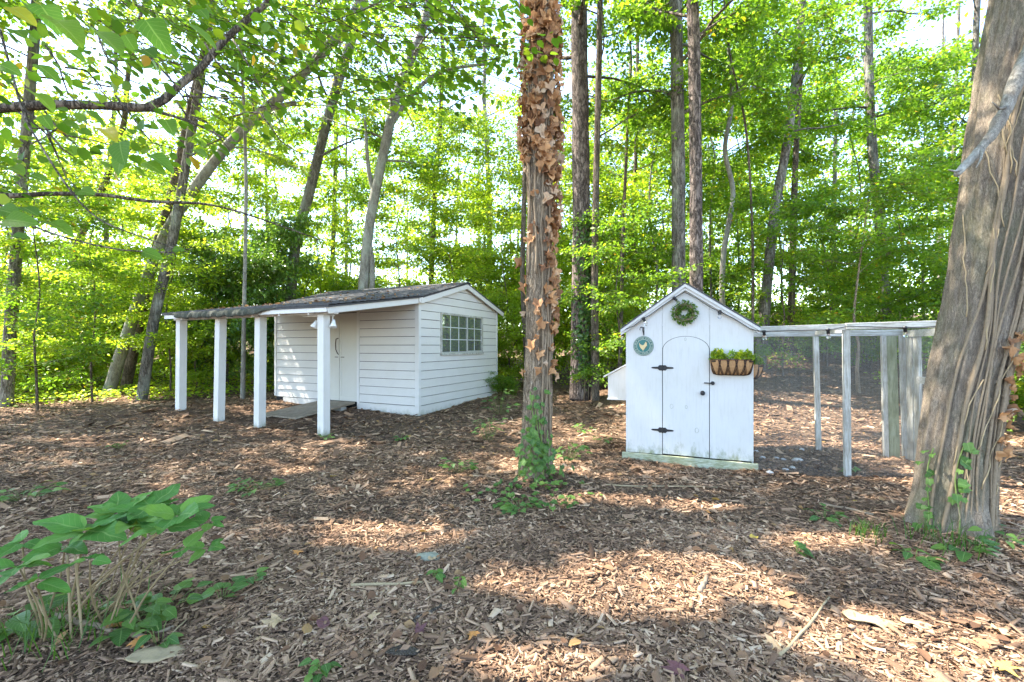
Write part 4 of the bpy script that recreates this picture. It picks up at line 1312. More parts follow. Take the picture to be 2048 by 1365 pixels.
tree("hardwood_tree", "dark crooked trunk hugging the edge of the dead-leaf tree", [(1052, 700), (1045, 560), (1046, 480), (1050, 300), (1048, 100)], 13.0, 13, 10, 0.4, 12, 3.0, mat=M_BARKB, lmat=M_LEAFY, seed=24, group=WOODG)
tree("hardwood_tree", "distant trunk in the gap between shed ridge and dead-leaf tree", [(980, 660), (978, 400), (968, 200)], 22.0, 14, 10, 0.3, 16, 4.2, mat=M_BARK, lmat=M_LEAFY, seed=25, group=WOODG, top=21, leaf=0.12)
tree("hardwood_tree", "distant grey trunk between the shed's two pale trees", [(660, 640), (668, 440), (672, 250)], 21.0, 13, 10, 0.3, 16, 4.2, mat=M_BARK, lmat=M_LEAFY, seed=26, group=WOODG, top=20, leaf=0.12)
tree("hardwood_tree", "distant trunk beyond the run between the dark upright and the sun-flecked trunks", [(1665, 690), (1668, 450), (1672, 200)], 21.0, 14, 10, 0.3, 16, 4.2, mat=M_BARK, lmat=M_LEAF, seed=27, group=WOODG, top=20, leaf=0.12)

# -- the tree in the middle of the clearing, its trunk covered in dead ivy
ROOTC = PX(1070, 965, 4.78)
cpx = [(1070, 985), (1071, 930), (1074, 850), (1077, 700), (1079, 560), (1080, 400), (1081, 200), (1082, 0)]
cpts = [PX(x, y, 4.78) for x, y in cpx]
for p in ((0.34, 4.78, 7.0), (0.4, 4.8, 9.0), (0.35, 4.9, 11.0), (0.4, 4.9, 13.0)):
    cpts.append(Vector(p))
crad = [0.185, 0.168, 0.152, 0.141, 0.138, 0.140, 0.139, 0.138, 0.125, 0.10, 0.07, 0.04]
ct = empty("clearing_tree", (cpts[0].x, 4.78, 0.02), 0, "tall straight tan trunk in the clearing between shed and coop", "tree")
cmb, CTP, CTR = bark_tube(cpts, crad, 96, 0.045, 3.3, flare=0.16, furrow=0.06)
rs = random.Random(4)
wd, P, A, Nn, Ls, rnd = grow(rs, CTP, CTR, 0.56, 26, 4.6, 0.14, nsub=6, ntwig=5, nleaf=32, twig_len=0.7)
cmb.add(wd.mb.v, wd.mb.f)
cmb.build("trunk", M_BARKC, ct, True, off=ct.location)
k = ~in_sun_holes(P)
leaf_cloud("crown", P[k], A[k], Nn[k], Ls[k], 0.62, rnd[k], M_LEAF, ct, off=ct.location)

# -- the big vine-covered tree
bpx = [((1893, 1065), 96), ((1898, 1000), 86), ((1908, 900), 80), ((1930, 760), 78), ((1962, 600), 80), ((1992, 420), 84), ((2025, 220), 87), ((2062, 0), 90)]
bpts = [PX(x, y, 3.42) for (x, y), _ in bpx]
brad = [w_ / F * 3.42 * 0.70 for _, w_ in bpx]
bpts += [Vector((4.25, 3.5, 5.2)), Vector((4.6, 3.6, 7.2)), Vector((4.8, 3.6, 9.5)), Vector((5.0, 3.6, 12))]
brad += [0.23, 0.2, 0.15, 0.06]
bt = empty("vine_covered_tree", (bpts[0].x, 3.42, 0.05), 0, "massive leaning tree trunk covered with hairy vines beside the run", "tree")
bmb, BTP, BTR = bark_tube(bpts, brad, 132, 0.04, 8.1, flare=0.20, furrow=0.075)
wd, P, A, Nn, Ls, rnd = grow(random.Random(9), BTP, BTR, 0.52, 20, 4.4, 0.10, nsub=6, ntwig=5, nleaf=26, twig_len=0.7)
bmb.add(wd.mb.v, wd.mb.f)
bmb.build("trunk", M_BARKR, bt, True, off=bt.location)
k = ~in_sun_holes(P)
leaf_cloud("crown", P[k], A[k], Nn[k], Ls[k], 0.62, rnd[k], M_LEAF, bt, off=bt.location)
sp_, sr_ = resample([PX(2100, 20, 3.2), PX(2045, 135, 3.05), PX(2012, 215, 3.0), PX(1992, 258, 2.97), PX(1956, 305, 2.95), PX(1914, 350, 2.93)], [0.050, 0.046, 0.040, 0.034, 0.028, 0.018], 0.04)
MB().tube([p + Vector((0.012 * noise.noise(p * 8), 0, 0.012 * noise.noise(p * 8 + Vector((5, 5, 5))))) for p in sp_], [r_ * (1 + 0.3 * noise.noise(p * 13)) for p, r_ in zip(sp_, sr_)], 12).tube([PX(2012, 215, 2.98), PX(1998, 218, 2.9), PX(1985, 205, 2.85)], [0.012, 0.008, 0.003], 6).tube([PX(1925, 338, 2.93), PX(1910, 343, 2.9), PX(1896, 340, 2.88)], [0.011, 0.007, 0.003], 6).tube([PX(1965, 297, 2.93), PX(1962, 318, 2.88), PX(1952, 336, 2.86)], [0.009, 0.006, 0.002], 6).build("snapped_limb", M_LICHEN, bt, True, off=bt.location)


def on_trunk(tp, tr, z, ang, lift=0.0):
    """point on the trunk surface at height z; ang 0 faces the camera, positive towards +x"""
    i = 0
    while i < len(tp) - 2 and tp[i + 1].z < z:
        i += 1
    t = min(1, max(0, (z - tp[i].z) / max(1e-4, tp[i + 1].z - tp[i].z)))
    c = tp[i].lerp(tp[i + 1], t)
    r = tr[i] + (tr[i + 1] - tr[i]) * t
    n = Vector((math.sin(ang), -math.cos(ang), 0))
    return Vector((c.x, c.y, z)) + n * (r + lift), n


# -- leaf prototypes shared by single leaves
def leaf_proto(name, outline, bend=0.2, cup=0.15, nu=10, nv=6, wave=0.0):
    """outline(u) -> half width at u in 0..1; unit length along +y, face up; carries u, v attributes"""
    vs, u_, v_, fs = [], [], [], []
    for i in range(nu + 1):
        u = i / nu
        hw = outline(u)
        for j in range(nv + 1):
            v = -1 + 2 * j / nv
            z = -bend * u * u + cup * (abs(v) * hw) - 0.0
            z += wave * math.sin(u * 19 + v) * abs(v)
            vs.append((v * hw, u - 0.10 * (1 - abs(v)) * 0, z))
            u_.append(u); v_.append(v)
    for i in range(nu):
        for j in range(nv):
            b = i * (nv + 1) + j
            fs.append((b, b + 1, b + nv + 2, b + nv + 1))
    me = np_mesh(name, np.array(vs), [np.array(fs)], pattr={"u": u_, "v": v_})
    me.polygons.foreach_set("use_smooth", np.ones(len(me.polygons), bool))
    return me


oval = lambda w_, p=0.5: (lambda u: w_ * max(0.0, math.sin(math.pi * min(1, u ** (p + 0.2)))) ** 0.85 * (1 - 0.15 * u) + 0.002)
heart = lambda w_: (lambda u: w_ * (min(1.0, (u + 0.02) * 5.5) ** 0.5) * max(0.0, 1 - u ** 2.1) ** 0.75 + 0.002)


def ivy_out(u):
    return 0.5 * max(0.02, (0.55 + 0.45 * math.cos(u * 11.0)) * (1 - u) ** 0.55 + 0.25 * math.sin(math.pi * u)) * min(1, u * 9 + 0.25)


def curled(me, amt, seed):
    co = np.zeros(len(me.vertices) * 3, np.float32)
    me.vertices.foreach_get("co", co)
    co = co.reshape(-1, 3)
    for v in co:
        v[2] += amt * noise.noise(Vector((v[0] * 3 + seed, v[1] * 3, seed))) + amt * 0.6 * (abs(v[0]) * 2) ** 2
        v[0] += amt * 0.4 * noise.noise(Vector((seed, v[0] * 4, v[1] * 4)))
    me.vertices.foreach_set("co", co.ravel())
    me.update()
    return me


def place_leaf(name, me, mat, parent, p, axis, normal, size, roll=0.0):
    y = Vector(axis).normalized()
    z = Vector(normal)
    z = (z - y * z.dot(y)).normalized()
    x = y.cross(z)
    Mx = Matrix((x, y, z)).transposed().to_4x4()
    if not me.materials:
        me.materials.append(mat)
    o = bpy.data.objects.new(name, me)
    COL.objects.link(o)
    o.parent = parent
    o.matrix_local = Matrix.Translation(Vector(p) - parent.location) @ Mx @ Matrix.Rotation(roll, 4, 'Y') @ Matrix.Diagonal((size, size, size, 1))
    return o


def star_proto(name, pol, bend=0.2, cup=0.1):
    """lobed leaf: pol = half outline as (degrees from the tip, radius), unit length along +y, stalk at the origin"""
    ang = [a for a, r_ in pol] + [360 - a for a, r_ in pol[::-1] if 0 < a < 180]
    rr = [r_ for a, r_ in pol] + [r_ for a, r_ in pol[::-1] if 0 < a < 180]
    n = len(ang)
    vs, u_, v_, fs = [(0, 0.42, 0)], [0.42], [0.0], []
    for f in (0.5, 1.0):
        for a, r_ in zip(ang, rr):
            x, y = math.sin(R(a)) * r_ * f, 0.42 + math.cos(R(a)) * r_ * f
            vs.append((x, y, -bend * y * y + cup * abs(x)))
            u_.append(y); v_.append(x * 2)
    tri = np.array([(0, 1 + i, 1 + (i + 1) % n) for i in range(n)])
    qd = np.array([(1 + i, 1 + n + i, 1 + n + (i + 1) % n, 1 + (i + 1) % n) for i in range(n)])
    me = np_mesh(name, np.array(vs), [tri, qd], pattr={"u": u_, "v": v_})
    me.polygons.foreach_set("use_smooth", np.ones(len(me.polygons), bool))
    return me


IVYL = [(0, 0.58), (18, 0.38), (38, 0.34), (58, 0.50), (80, 0.33), (108, 0.38), (125, 0.44), (150, 0.42), (168, 0.34), (180, 0.30)]
MAPL = [(0, 0.60), (10, 0.42), (24, 0.24), (42, 0.42), (52, 0.58), (62, 0.40), (82, 0.24), (104, 0.46), (120, 0.32), (150, 0.22), (172, 0.16), (180, 0.42)]
DEADP = [curled(star_proto("dead_ivy_leaf", IVYL, 0.3, 0.15), 0.55, s) for s in (1.3, 5.7, 9.1, 12.2, 17.7, 23.1)]
IVYP = [star_proto("ivy_leaf", IVYL, 0.15, 0.12), curled(star_proto("ivy_leaf", IVYL, 0.25, 0.2), 0.12, 3)]


def build_dead_ivy():
    rs = random.Random(21)
    dv = empty("dead_ivy", (CTP[0].x + 0.05, CTP[0].y - 0.2, 0.1), 0, "withered orange brown ivy leaves covering the upper clearing tree trunk", "ivy")
    n = 0
    z_of = lambda y: CH + (HY - y) / F * 4.6
    stems = MB()
    for a0 in (-0.9, -0.35, 0.15, 0.55, 0.95):
        pts = []
        a = a0
        z = 0.5 if a0 > 0.1 else 2.2
        while z < 5.9:
            a += rs.uniform(-0.10, 0.10)
            a = a0 + (a - a0) * 0.9
            pts.append(on_trunk(CTP, CTR, z, a, 0.010)[0])
            z += 0.12
        stems.tube(pts, [0.011] * len(pts), 6)
    stems.build("vine_stem", M_VINE, dv, True, off=dv.location)
    while n < 300:
        y = rs.uniform(-20, 760)
        a = rs.uniform(-1.65, 1.65)
        if y > 330 and a < 0.22 + (y - 330) / 900 and rs.random() > 0.10:
            continue
        if y > 330 and a > 1.35: continue
        if y > 640 and rs.random() < 0.5: continue
        z = z_of(y)
        p, nn = on_trunk(CTP, CTR, z, a, rs.uniform(0.0, 0.06) if y < 420 else rs.uniform(0.0, 0.03))
        ax = Vector((rs.uniform(-0.6, 0.6), rs.uniform(-0.3, 0.1), -1.0 + rs.uniform(-0.2, 0.7))) + nn * rs.uniform(0.0, 0.9)
        nr = nn + Vector((rs.uniform(-.6, .6), rs.uniform(-.4, .4), rs.uniform(-.1, .7)))
        place_leaf("leaf", rs.choice(DEADP), M_DEAD, dv, p, ax, nr, rs.uniform(0.06, 0.15))
        n += 1


build_dead_ivy()
def dead_ivy_rest():
    r = np.random.default_rng(91)
    dv = bpy.data.objects["dead_ivy"]
    V, Fs, Rn = [], [], []
    Pp, Nr = [], []
    n = 0
    while n < 420:
        y = r.uniform(-60, 640); a = r.uniform(-2.6, 2.6)
        if y > 300 and a < 0.25 + (y - 330) / 700: continue
        if y > 560 and r.random() < 0.6: continue
        p, nn = on_trunk(CTP, CTR, CH + (HY - y) / F * 4.6, float(a), float(r.uniform(0.0, 0.05)))
        Pp.append(tuple(p)); Nr.append(tuple(nn)); n += 1
    leaf_cloud("withered_leaves", Pp, r.normal(0, 0.45, (n, 3)) + np.array([0, 0, -0.9]), np.array(Nr) + r.normal(0, 0.45, (n, 3)), r.uniform(0.07, 0.12, n), 0.8, r.random(n), M_DEADB, dv, six=True, off=dv.location, kind="stuff")
dead_ivy_rest()


def build_green_ivy():
    rs = random.Random(31)
    iv = empty("green_ivy", (CTP[0].x, CTP[0].y - 0.25, 0.1), 0, "fresh green ivy climbing the foot of the clearing tree", "ivy")
    st = MB()
    for a0, zt in ((-0.45, 1.05), (-0.1, 0.9), (0.2, 0.75), (0.75, 0.6), (-0.9, 0.55)):
        pts = [on_trunk(CTP, CTR, z, a0 + 0.18 * math.sin(z * 5 + a0 * 3), 0.03)[0] for z in np.arange(0.02, zt, 0.08)]
        st.tube(pts, 0.006, 5)
    st.build("stem", M_STEMG, iv, True, off=iv.location)
    for i in range(170):
        z = abs(rs.gauss(0.28, 0.26)) + 0.04
        if z > 1.1: continue
        a = rs.gauss(0.05, 0.55) if z < 0.5 else rs.gauss(-0.15, 0.3)
        p, nn = on_trunk(CTP, CTR, z, a, (rs.uniform(0.02, 0.10) if rs.random() < 0.7 else rs.uniform(0.1, 0.28)) if z < 0.6 else rs.uniform(0.02, 0.07))
        ax = Vector((rs.uniform(-0.9, 0.9), rs.uniform(-0.6, 0.1), rs.uniform(-0.9, 0.25)))
        place_leaf("leaf", rs.choice(IVYP), M_IVY, iv, p, ax, nn + Vector((rs.uniform(-.5, .5), rs.uniform(-.4, .2), rs.uniform(0.2, 1.2))), rs.uniform(0.045, 0.085))
    # trailing leaves on the ground before the foot
    for i in range(46):
        x = ROOTC.x + rs.gauss(-0.12, 0.26); y = 4.45 - abs(rs.gauss(0.0, 0.22))
        p = Vector((x, y, gz1(x, y) + rs.uniform(0.02, 0.07)))
        place_leaf("leaf", rs.choice(IVYP), M_IVY, iv, p, (rs.uniform(-1, 1), rs.uniform(-1, 0.3), rs.uniform(-0.1, 0.2)), (rs.uniform(-.3, .3), rs.uniform(-.6, .1), 1), rs.uniform(0.05, 0.085))
    # dark ivy on the thick trunk behind
    r = np.random.default_rng(8)
    n = 900
    zz = r.uniform(0.2, 1, n) ** 1.3 * 4.6
    aa = r.normal(0.25, 0.5, n)
    Pp, Nr = [], []
    for z, a in zip(zz, aa):
        p, nn = on_trunk(T6P, T6R, z + 0.1, float(a), float(r.uniform(0.02, 0.12)))
        Pp.append(tuple(p)); Nr.append(tuple(nn + Vector((0, 0, 0.6))))
    di = empty("dark_ivy", (T6P[0].x, T6P[0].y - 0.3, 0.2), 0, "dark glossy ivy climbing the thick rough trunk", "ivy")
    leaf_cloud("ivy_leaves", Pp, r.normal(0, 0.6, (n, 3)) + np.array([0, -0.2, -0.7]), np.array(Nr) + r.normal(0, 0.3, (n, 3)), r.uniform(0.06, 0.11, n), 0.85, r.uniform(0, 1, n), M_LEAFD, di, six=True, off=di.location, kind="stuff")
    stems = MB()
    for a0 in (0.0, 0.35, 0.7):
        stems.tube([on_trunk(T6P, T6R, z, a0 + 0.12 * math.sin(z * 2 + a0), 0.012)[0] for z in np.arange(0.1, 4.6, 0.25)], 0.012, 5)
    stems.build("vine_stem", M_VINE, di, True, off=di.location)


build_green_ivy()


def build_tree_vines():
    rs = random.Random(17)
    vn = empty("hairy_vines", (BTP[0].x, 3.0, 0.1), 0, "thick hairy vines climbing the massive leaning trunk", "vine")
    hr = MB()
    for a0, drift, r0, hairy in ((-0.95, 0.22, 0.014, 0), (-0.70, 0.08, 0.019, 0), (-0.42, 0.05, 0.010, 0), (-0.15, 0.12, 0.012, 1), (0.08, 0.0, 0.014, 1), (0.36, -0.06, 0.020, 1), (0.55, 0.02, 0.016, 1), (0.72, -0.05, 0.013, 1), (0.88, 0.05, 0.022, 1), (1.05, 0.03, 0.016, 1), (1.2, 0.0, 0.018, 1), (-0.30, 0.25, 0.009, 0), (0.22, -0.3, 0.008, 0), (0.45, 0.1, 0.010, 1), (0.64, -0.15, 0.012, 0), (0.80, 0.12, 0.011, 1), (-0.55, -0.2, 0.008, 0), (0.98, -0.12, 0.013, 1)):
        pts = []
        ph = rs.uniform(0, 6)
        for z in np.arange(0.03, 4.7, 0.07):
            a = a0 + drift * (z / 2 - 0.6) + 0.10 * math.sin(z * 2.2 + ph) + 0.04 * math.sin(z * 6 + ph)
            p, nn = on_trunk(BTP, BTR, z, a, r0 * 0.45 + 0.012)
            pts.append(p)
            if hairy:
                for q in range(7):
                    p2 = p + Vector((rs.uniform(-.01, .01), 0, rs.uniform(-0.03, 0.03)))
                    e = p2 + Vector((rs.choice((-1, 1)) * rs.uniform(0.8, 1.5) * r0, 0, rs.uniform(-0.02, 0.02))) + nn * rs.uniform(-0.01, 0.025)
                    hr.tube([p2, e], [0.0022, 0.0012], 3, False)
        r0 *= 0.72
        MB().tube(pts, [r0 * (1 + 0.22 * noise.noise(p * 12)) for p in pts], 8).build("vine", M_VINE, vn, True, off=vn.location)
    o = hr.build("vine_hair", M_VINE, vn, off=vn.location)
    o["kind"] = "stuff"
    # thin pale tendrils across the bark
    for i in range(16):
        z = rs.uniform(0.1, 3.6); a = rs.uniform(-1.1, 1.1)
        pts = []
        da, dz = rs.uniform(-0.07, 0.07), rs.uniform(0.03, 0.07)
        for s in range(rs.randrange(8, 18)):
            pts.append(on_trunk(BTP, BTR, z, a, 0.028 + 0.01 * math.sin(s))[0])
            a += da + rs.uniform(-.05, .05); z += dz
        MB().tube(pts, 0.0042, 4).build("tendril", M_TWIGG, vn, True, off=vn.location)
    # withered leaves clinging on
    for i in range(70):
        z = rs.uniform(0.7, 3.6); a = min(1.0, rs.gauss(0.50, 0.28))
        p, nn = on_trunk(BTP, BTR, z, a, rs.uniform(0.02, 0.055))
        place_leaf("dead_leaf", rs.choice(DEADP), M_DEAD, vn, p, (rs.uniform(-.7, .7), -0.3, rs.uniform(-1, 0.1)), nn + Vector((rs.uniform(-.4, .4), 0, rs.uniform(0, .8))), rs.uniform(0.05, 0.095))
    iv = empty("ivy_sprig", on_trunk(BTP, BTR, 0.75, -0.75, 0.03)[0], 0, "small bright ivy sprigs at the foot of the massive leaning trunk", "ivy")
    for a0, z0, z1, n in ((-0.62, 0.25, 0.78, 17), (-1.25, 0.1, 0.70, 15)):
        MB().tube([on_trunk(BTP, BTR, z, a0 + 0.08 * math.sin(z * 9), 0.03)[0] for z in np.arange(0.03, z1, 0.06)], 0.005, 5).build("stem", M_STEMG, iv, True, off=iv.location)
        for i in range(n):
            z = rs.uniform(z0, z1)
            p, nn = on_trunk(BTP, BTR, z, a0 + rs.uniform(-0.13, 0.13), rs.uniform(0.04, 0.10))
            place_leaf("leaf", rs.choice(IVYP), M_IVY, iv, p, (rs.uniform(-.9, .9), -0.4, rs.uniform(-0.8, 0.3)), nn + Vector((0, 0, rs.uniform(0.2, 1))), rs.uniform(0.045, 0.085))


build_tree_vines()

# -- unseen trees added outside the view so their crowns shade the clearing
for i, (x, y, h, Rr) in enumerate(((-8.3, 4.6, 14, 5.2), (-13.0, 8.0, 14.5, 5.0), (-6.0, 0.4, 13.5, 5.0), (-12.5, 3.2, 14, 5.0))):
    rs = random.Random(60 + i)
    g = gz1(x, y)
    pts = [Vector((x, y, g - 0.1)), Vector((x + 0.1, y, g + 3)), Vector((x + 0.3, y + 0.2, g + 7)), Vector((x + 0.4, y + 0.2, h))]
    rt = empty("added_shade_tree", (x, y, g), 0, "unseen tall tree added to shade the clearing, " + ("level with the hydrangea", "level with the shed porch", "nearest the camera", "farthest off to the side")[i], "tree", "unseen trees added for shade")
    mb, tp, tr = bark_tube(pts, [0.26, 0.2, 0.15, 0.05], 10, 0.05, i)
    wd, P, A, Nn, Ls, rnd = grow(rs, tp, tr, 0.58, 32, Rr, 0.16, nsub=6, ntwig=5, nleaf=31, twig_len=0.75)
    mb.add(wd.mb.v, wd.mb.f)
    mb.build("trunk", M_BARK, rt, True, off=rt.location)
    k = ~in_sun_holes(P)
    leaf_cloud("crown", P[k], A[k], Nn[k], Ls[k], 0.62, rnd[k], M_LEAF, rt, off=rt.location)

# ------------------------------------------------------------------ understory: saplings and shrubs copied from a few grown ones
def grow_proto(seed, h, f0, n_limb, Rr, leaf, lmat, wmat, r0, **kw):
    rs = random.Random(seed)
    pts = [Vector((0, 0, -0.1))]
    for k in range(1, 7):
        pts.append(Vector((rs.uniform(-.10, .10) * k * 0.5, rs.uniform(-.10, .10) * k * 0.5, h * k / 6)))
    six = kw.pop("six", False)
    mb, tp, tr = bark_tube(pts, [r0 * (1 - 0.8 * k / 6) for k in range(7)], 7, 0.04, seed)
    wd, P, A, Nn, Ls, rnd = grow(rs, tp, tr, f0, n_limb, Rr, leaf, **kw)
    mb.add(wd.mb.v, wd.mb.f)
    tm = mb.mesh("sapling_trunk")
    tm.materials.append(wmat)
    tm.polygons.foreach_set("use_smooth", np.ones(len(tm.polygons), bool))
    o = leaf_cloud("tmp", P, A, Nn, Ls, 0.62, rnd, lmat, six=six)
    cm = o.data
    bpy.data.objects.remove(o)
    return tm, cm


SAPL = [grow_proto(101, 7.5, 0.22, 20, 2.3, 0.12, M_LEAFB, M_BARKB, 0.035, nsub=5, ntwig=4, nleaf=24, rise=0.2),
        grow_proto(102, 6.0, 0.18, 20, 2.1, 0.115, M_LEAF, M_BARKB, 0.032, nsub=5, ntwig=4, nleaf=24, rise=0.12),
        grow_proto(103, 9.0, 0.25, 22, 2.6, 0.125, M_LEAF, M_BARK, 0.045, nsub=5, ntwig=4, nleaf=24, rise=0.3),
        grow_proto(104, 9.0, 0.2, 22, 2.6, 0.125, M_LEAFY, M_BARK, 0.045, nsub=5, ntwig=4, nleaf=24, rise=0.3)]
SHRB = [grow_proto(111, 2.2, 0.05, 18, 1.2, 0.10, M_LEAFB, M_BARKB, 0.03, nsub=5, ntwig=4, nleaf=22, rise=0.7, twig_len=0.4),
        grow_proto(112, 2.4, 0.04, 22, 1.15, 0.085, M_HOLLY, M_BARKB, 0.035, nsub=6, ntwig=5, nleaf=24, rise=0.6, twig_len=0.35),
        grow_proto(113, 1.3, 0.05, 16, 1.0, 0.09, M_LEAF, M_BARKB, 0.02, nsub=5, ntwig=4, nleaf=20, rise=0.6, twig_len=0.35)]


def plant(name, label, cat, group, proto, x, y, s, rz, sz=1.0):
    e = empty(name, (x, y, gz1(x, y)), rz, label, cat, group)
    e.scale = (s, s, s * sz)
    for nm, me in (("trunk", proto[0]), ("crown", proto[1])):
        o = bpy.data.objects.new(nm, me)
        COL.objects.link(o)
        o.parent = e
    return e


def XY(px, Y):
    return (px - CX) / F * Y, Y


RANK = ["nearest", "second nearest", "third nearest", "fourth nearest", "fifth nearest", "sixth nearest", "seventh nearest"]
PLACES = [(40, "past the grey trunk at the photo's edge"), (300, "behind the leaning trees"), (430, "beyond the porch's outer post"), (600, "above the porch roof"), (720, "between the two trunks above the shed roof"), (890, "behind the shed ridge"), (1040, "in the gap between shed and clearing tree"),
          (1200, "directly behind the clearing tree"), (1300, "over the coop's nest box"), (1440, "behind the coop roof peak"), (1540, "behind the coop's run-side eave"), (1680, "behind the coop end of the run"), (1790, "behind the middle of the run"), (1930, "behind the far end of the run"), (9999, "past the massive leaning trunk")]


def place_labels(items, what):
    by = {}
    for i, (px, Y) in enumerate(items):
        by.setdefault(next(t for lim, t in PLACES if px < lim), []).append((Y, i))
    out = {}
    for t, lst in by.items():
        lst.sort()
        for k, (Y, i) in enumerate(lst):
            out[i] = f"{what} {t}" if len(lst) == 1 else f"{what} {t}, {RANK[k]} of {len(lst)}"
    return out


rs = random.Random(77)
# saplings (photo column, distance, prototype, scale)
SAP_AT = ((75, 9.9, 1, 0.8), (185, 11.2, 0, 0.8), (340, 12.2, 0, 0.8), (1235, 11.0, 1, 0.75), (1565, 11.2, 1, 0.8), (1655, 12.2, 0, 0.7), (60, 17.0, 0, 1.1), (150, 16.5, 3, 1.0), (330, 15.5, 3, 0.95), (410, 15.6, 0, 0.9), (470, 18, 3, 1.1), (540, 19, 3, 1.2), (640, 17.5, 0, 1.0), (700, 20, 3, 1.2), (800, 16.5, 2, 0.9), (905, 16.0, 0, 1.0),
                      (965, 18.0, 3, 1.1), (1010, 15.0, 0, 0.8), (1110, 15.5, 3, 1.0), (1220, 15.5, 0, 1.0), (1225, 19.5, 3, 1.2), (1310, 14.0, 2, 1.0), (1330, 18.0, 3, 1.1), (1420, 15.0, 2, 1.0), (1475, 18.5, 2, 1.15), (1560, 16.5, 2, 1.0),
                      (1710, 16.0, 2, 1.0), (1800, 13.0, 1, 0.9), (1850, 16.5, 2, 1.1), (1985, 9.5, 1, 0.85), (2030, 13.5, 2, 1.1), (2070, 10.5, 2, 0.9), (-20, 16.0, 3, 1.1), (10, 16.5, 3, 1.1), (240, 20, 3, 1.2), (1400, 22, 3, 1.3), (1150, 22, 3, 1.3), (860, 22, 3, 1.3), (1580, 23, 2, 1.3))
SAP_L = place_labels([(q[0], q[1]) for q in SAP_AT], "leafy sapling")
for i, (px, Y, k, s) in enumerate(SAP_AT):
    x, y = XY(px, Y)
    plant("woodland_sapling", SAP_L[i], "tree", "saplings filling the wood", SAPL[k], x, y, s * rs.uniform(0.92, 1.08), rs.uniform(0, 6.28))
# shrubs
SHR_AT = (
        (455, 13.6, 1, 1.25, 1.3, "evergreen_shrub", "dark glossy evergreen shrub behind the shed porch, the one nearest the outer post", None),
        (520, 14.2, 1, 1.35, 1.35, "evergreen_shrub", "dark glossy evergreen shrub pressed against the shed's far corner", None),
        (395, 13.0, 0, 1.0, 1.0, "woodland_shrub", None, 1), (60, 12.2, 0, 0.9, 0.9, "woodland_shrub", None, 1), (130, 13.5, 0, 1.1, 1.0, "woodland_shrub", None, 1), (190, 15.0, 0, 1.3, 1.1, "woodland_shrub", None, 1),
        (330, 14.6, 0, 1.2, 1.0, "woodland_shrub", None, 1), (-10, 13.5, 0, 1.2, 1.0, "woodland_shrub", None, 1), (250, 17.0, 0, 1.5, 1.2, "woodland_shrub", None, 1), (610, 17, 0, 1.4, 1.2, "woodland_shrub", None, 1),
        (1022, 14.2, 0, 0.95, 1.0, "woodland_shrub", "yellow green shrub filling the gap between shed wall and clearing tree", None), (1100, 15.5, 0, 1.2, 1.1, "woodland_shrub", None, 1), (1215, 14.0, 0, 1.1, 1.2, "woodland_shrub", None, 1), (1240, 17.5, 0, 1.5, 1.2, "woodland_shrub", None, 1),
        (1130, 18.5, 0, 1.6, 1.3, "woodland_shrub", None, 1), (960, 18.0, 0, 1.5, 1.3, "woodland_shrub", None, 1), (1180, 12.6, 2, 0.45, 0.9, "low_shrub", "low green sprouts at the foot of the ivy-wrapped trunk", None),
        (1560, 14.8, 2, 1.0, 1.0, "woodland_shrub", None, 1), (1650, 13.2, 2, 0.8, 1.0, "woodland_shrub", None, 1), (1745, 12.0, 2, 0.8, 1.1, "woodland_shrub", None, 1), (1830, 14.0, 2, 1.2, 1.2, "woodland_shrub", None, 1), (1690, 16.5, 2, 1.4, 1.2, "woodland_shrub", None, 1),
        (2020, 7.6, 2, 0.9, 1.2, "woodland_shrub", "green shrub standing past the massive leaning trunk", None), (2080, 6.8, 2, 1.0, 1.3, "woodland_shrub", None, 1), (1420, 16.5, 2, 1.3, 1.3, "woodland_shrub", None, 1), (1010, 12.1, 2, 0.42, 0.8, "low_shrub", "low leafy sprouts at the shed's far corner by the window wall", None))
SHR_G = [i for i, q in enumerate(SHR_AT) if q[7]]
SHR_L = dict(zip(SHR_G, (lambda d: [d[j] for j in range(len(SHR_G))])(place_labels([SHR_AT[i][:2] for i in SHR_G], "leafy shrub low"))))
for i, (px, Y, k, s, sz, nm, lb, gp) in enumerate(SHR_AT):
    x, y = XY(px, Y)
    plant(nm, lb or SHR_L[i], "shrub", "shrubs at the edge of the wood" if gp else None, SHRB[k], x, y, s, rs.uniform(0, 6.28), sz)


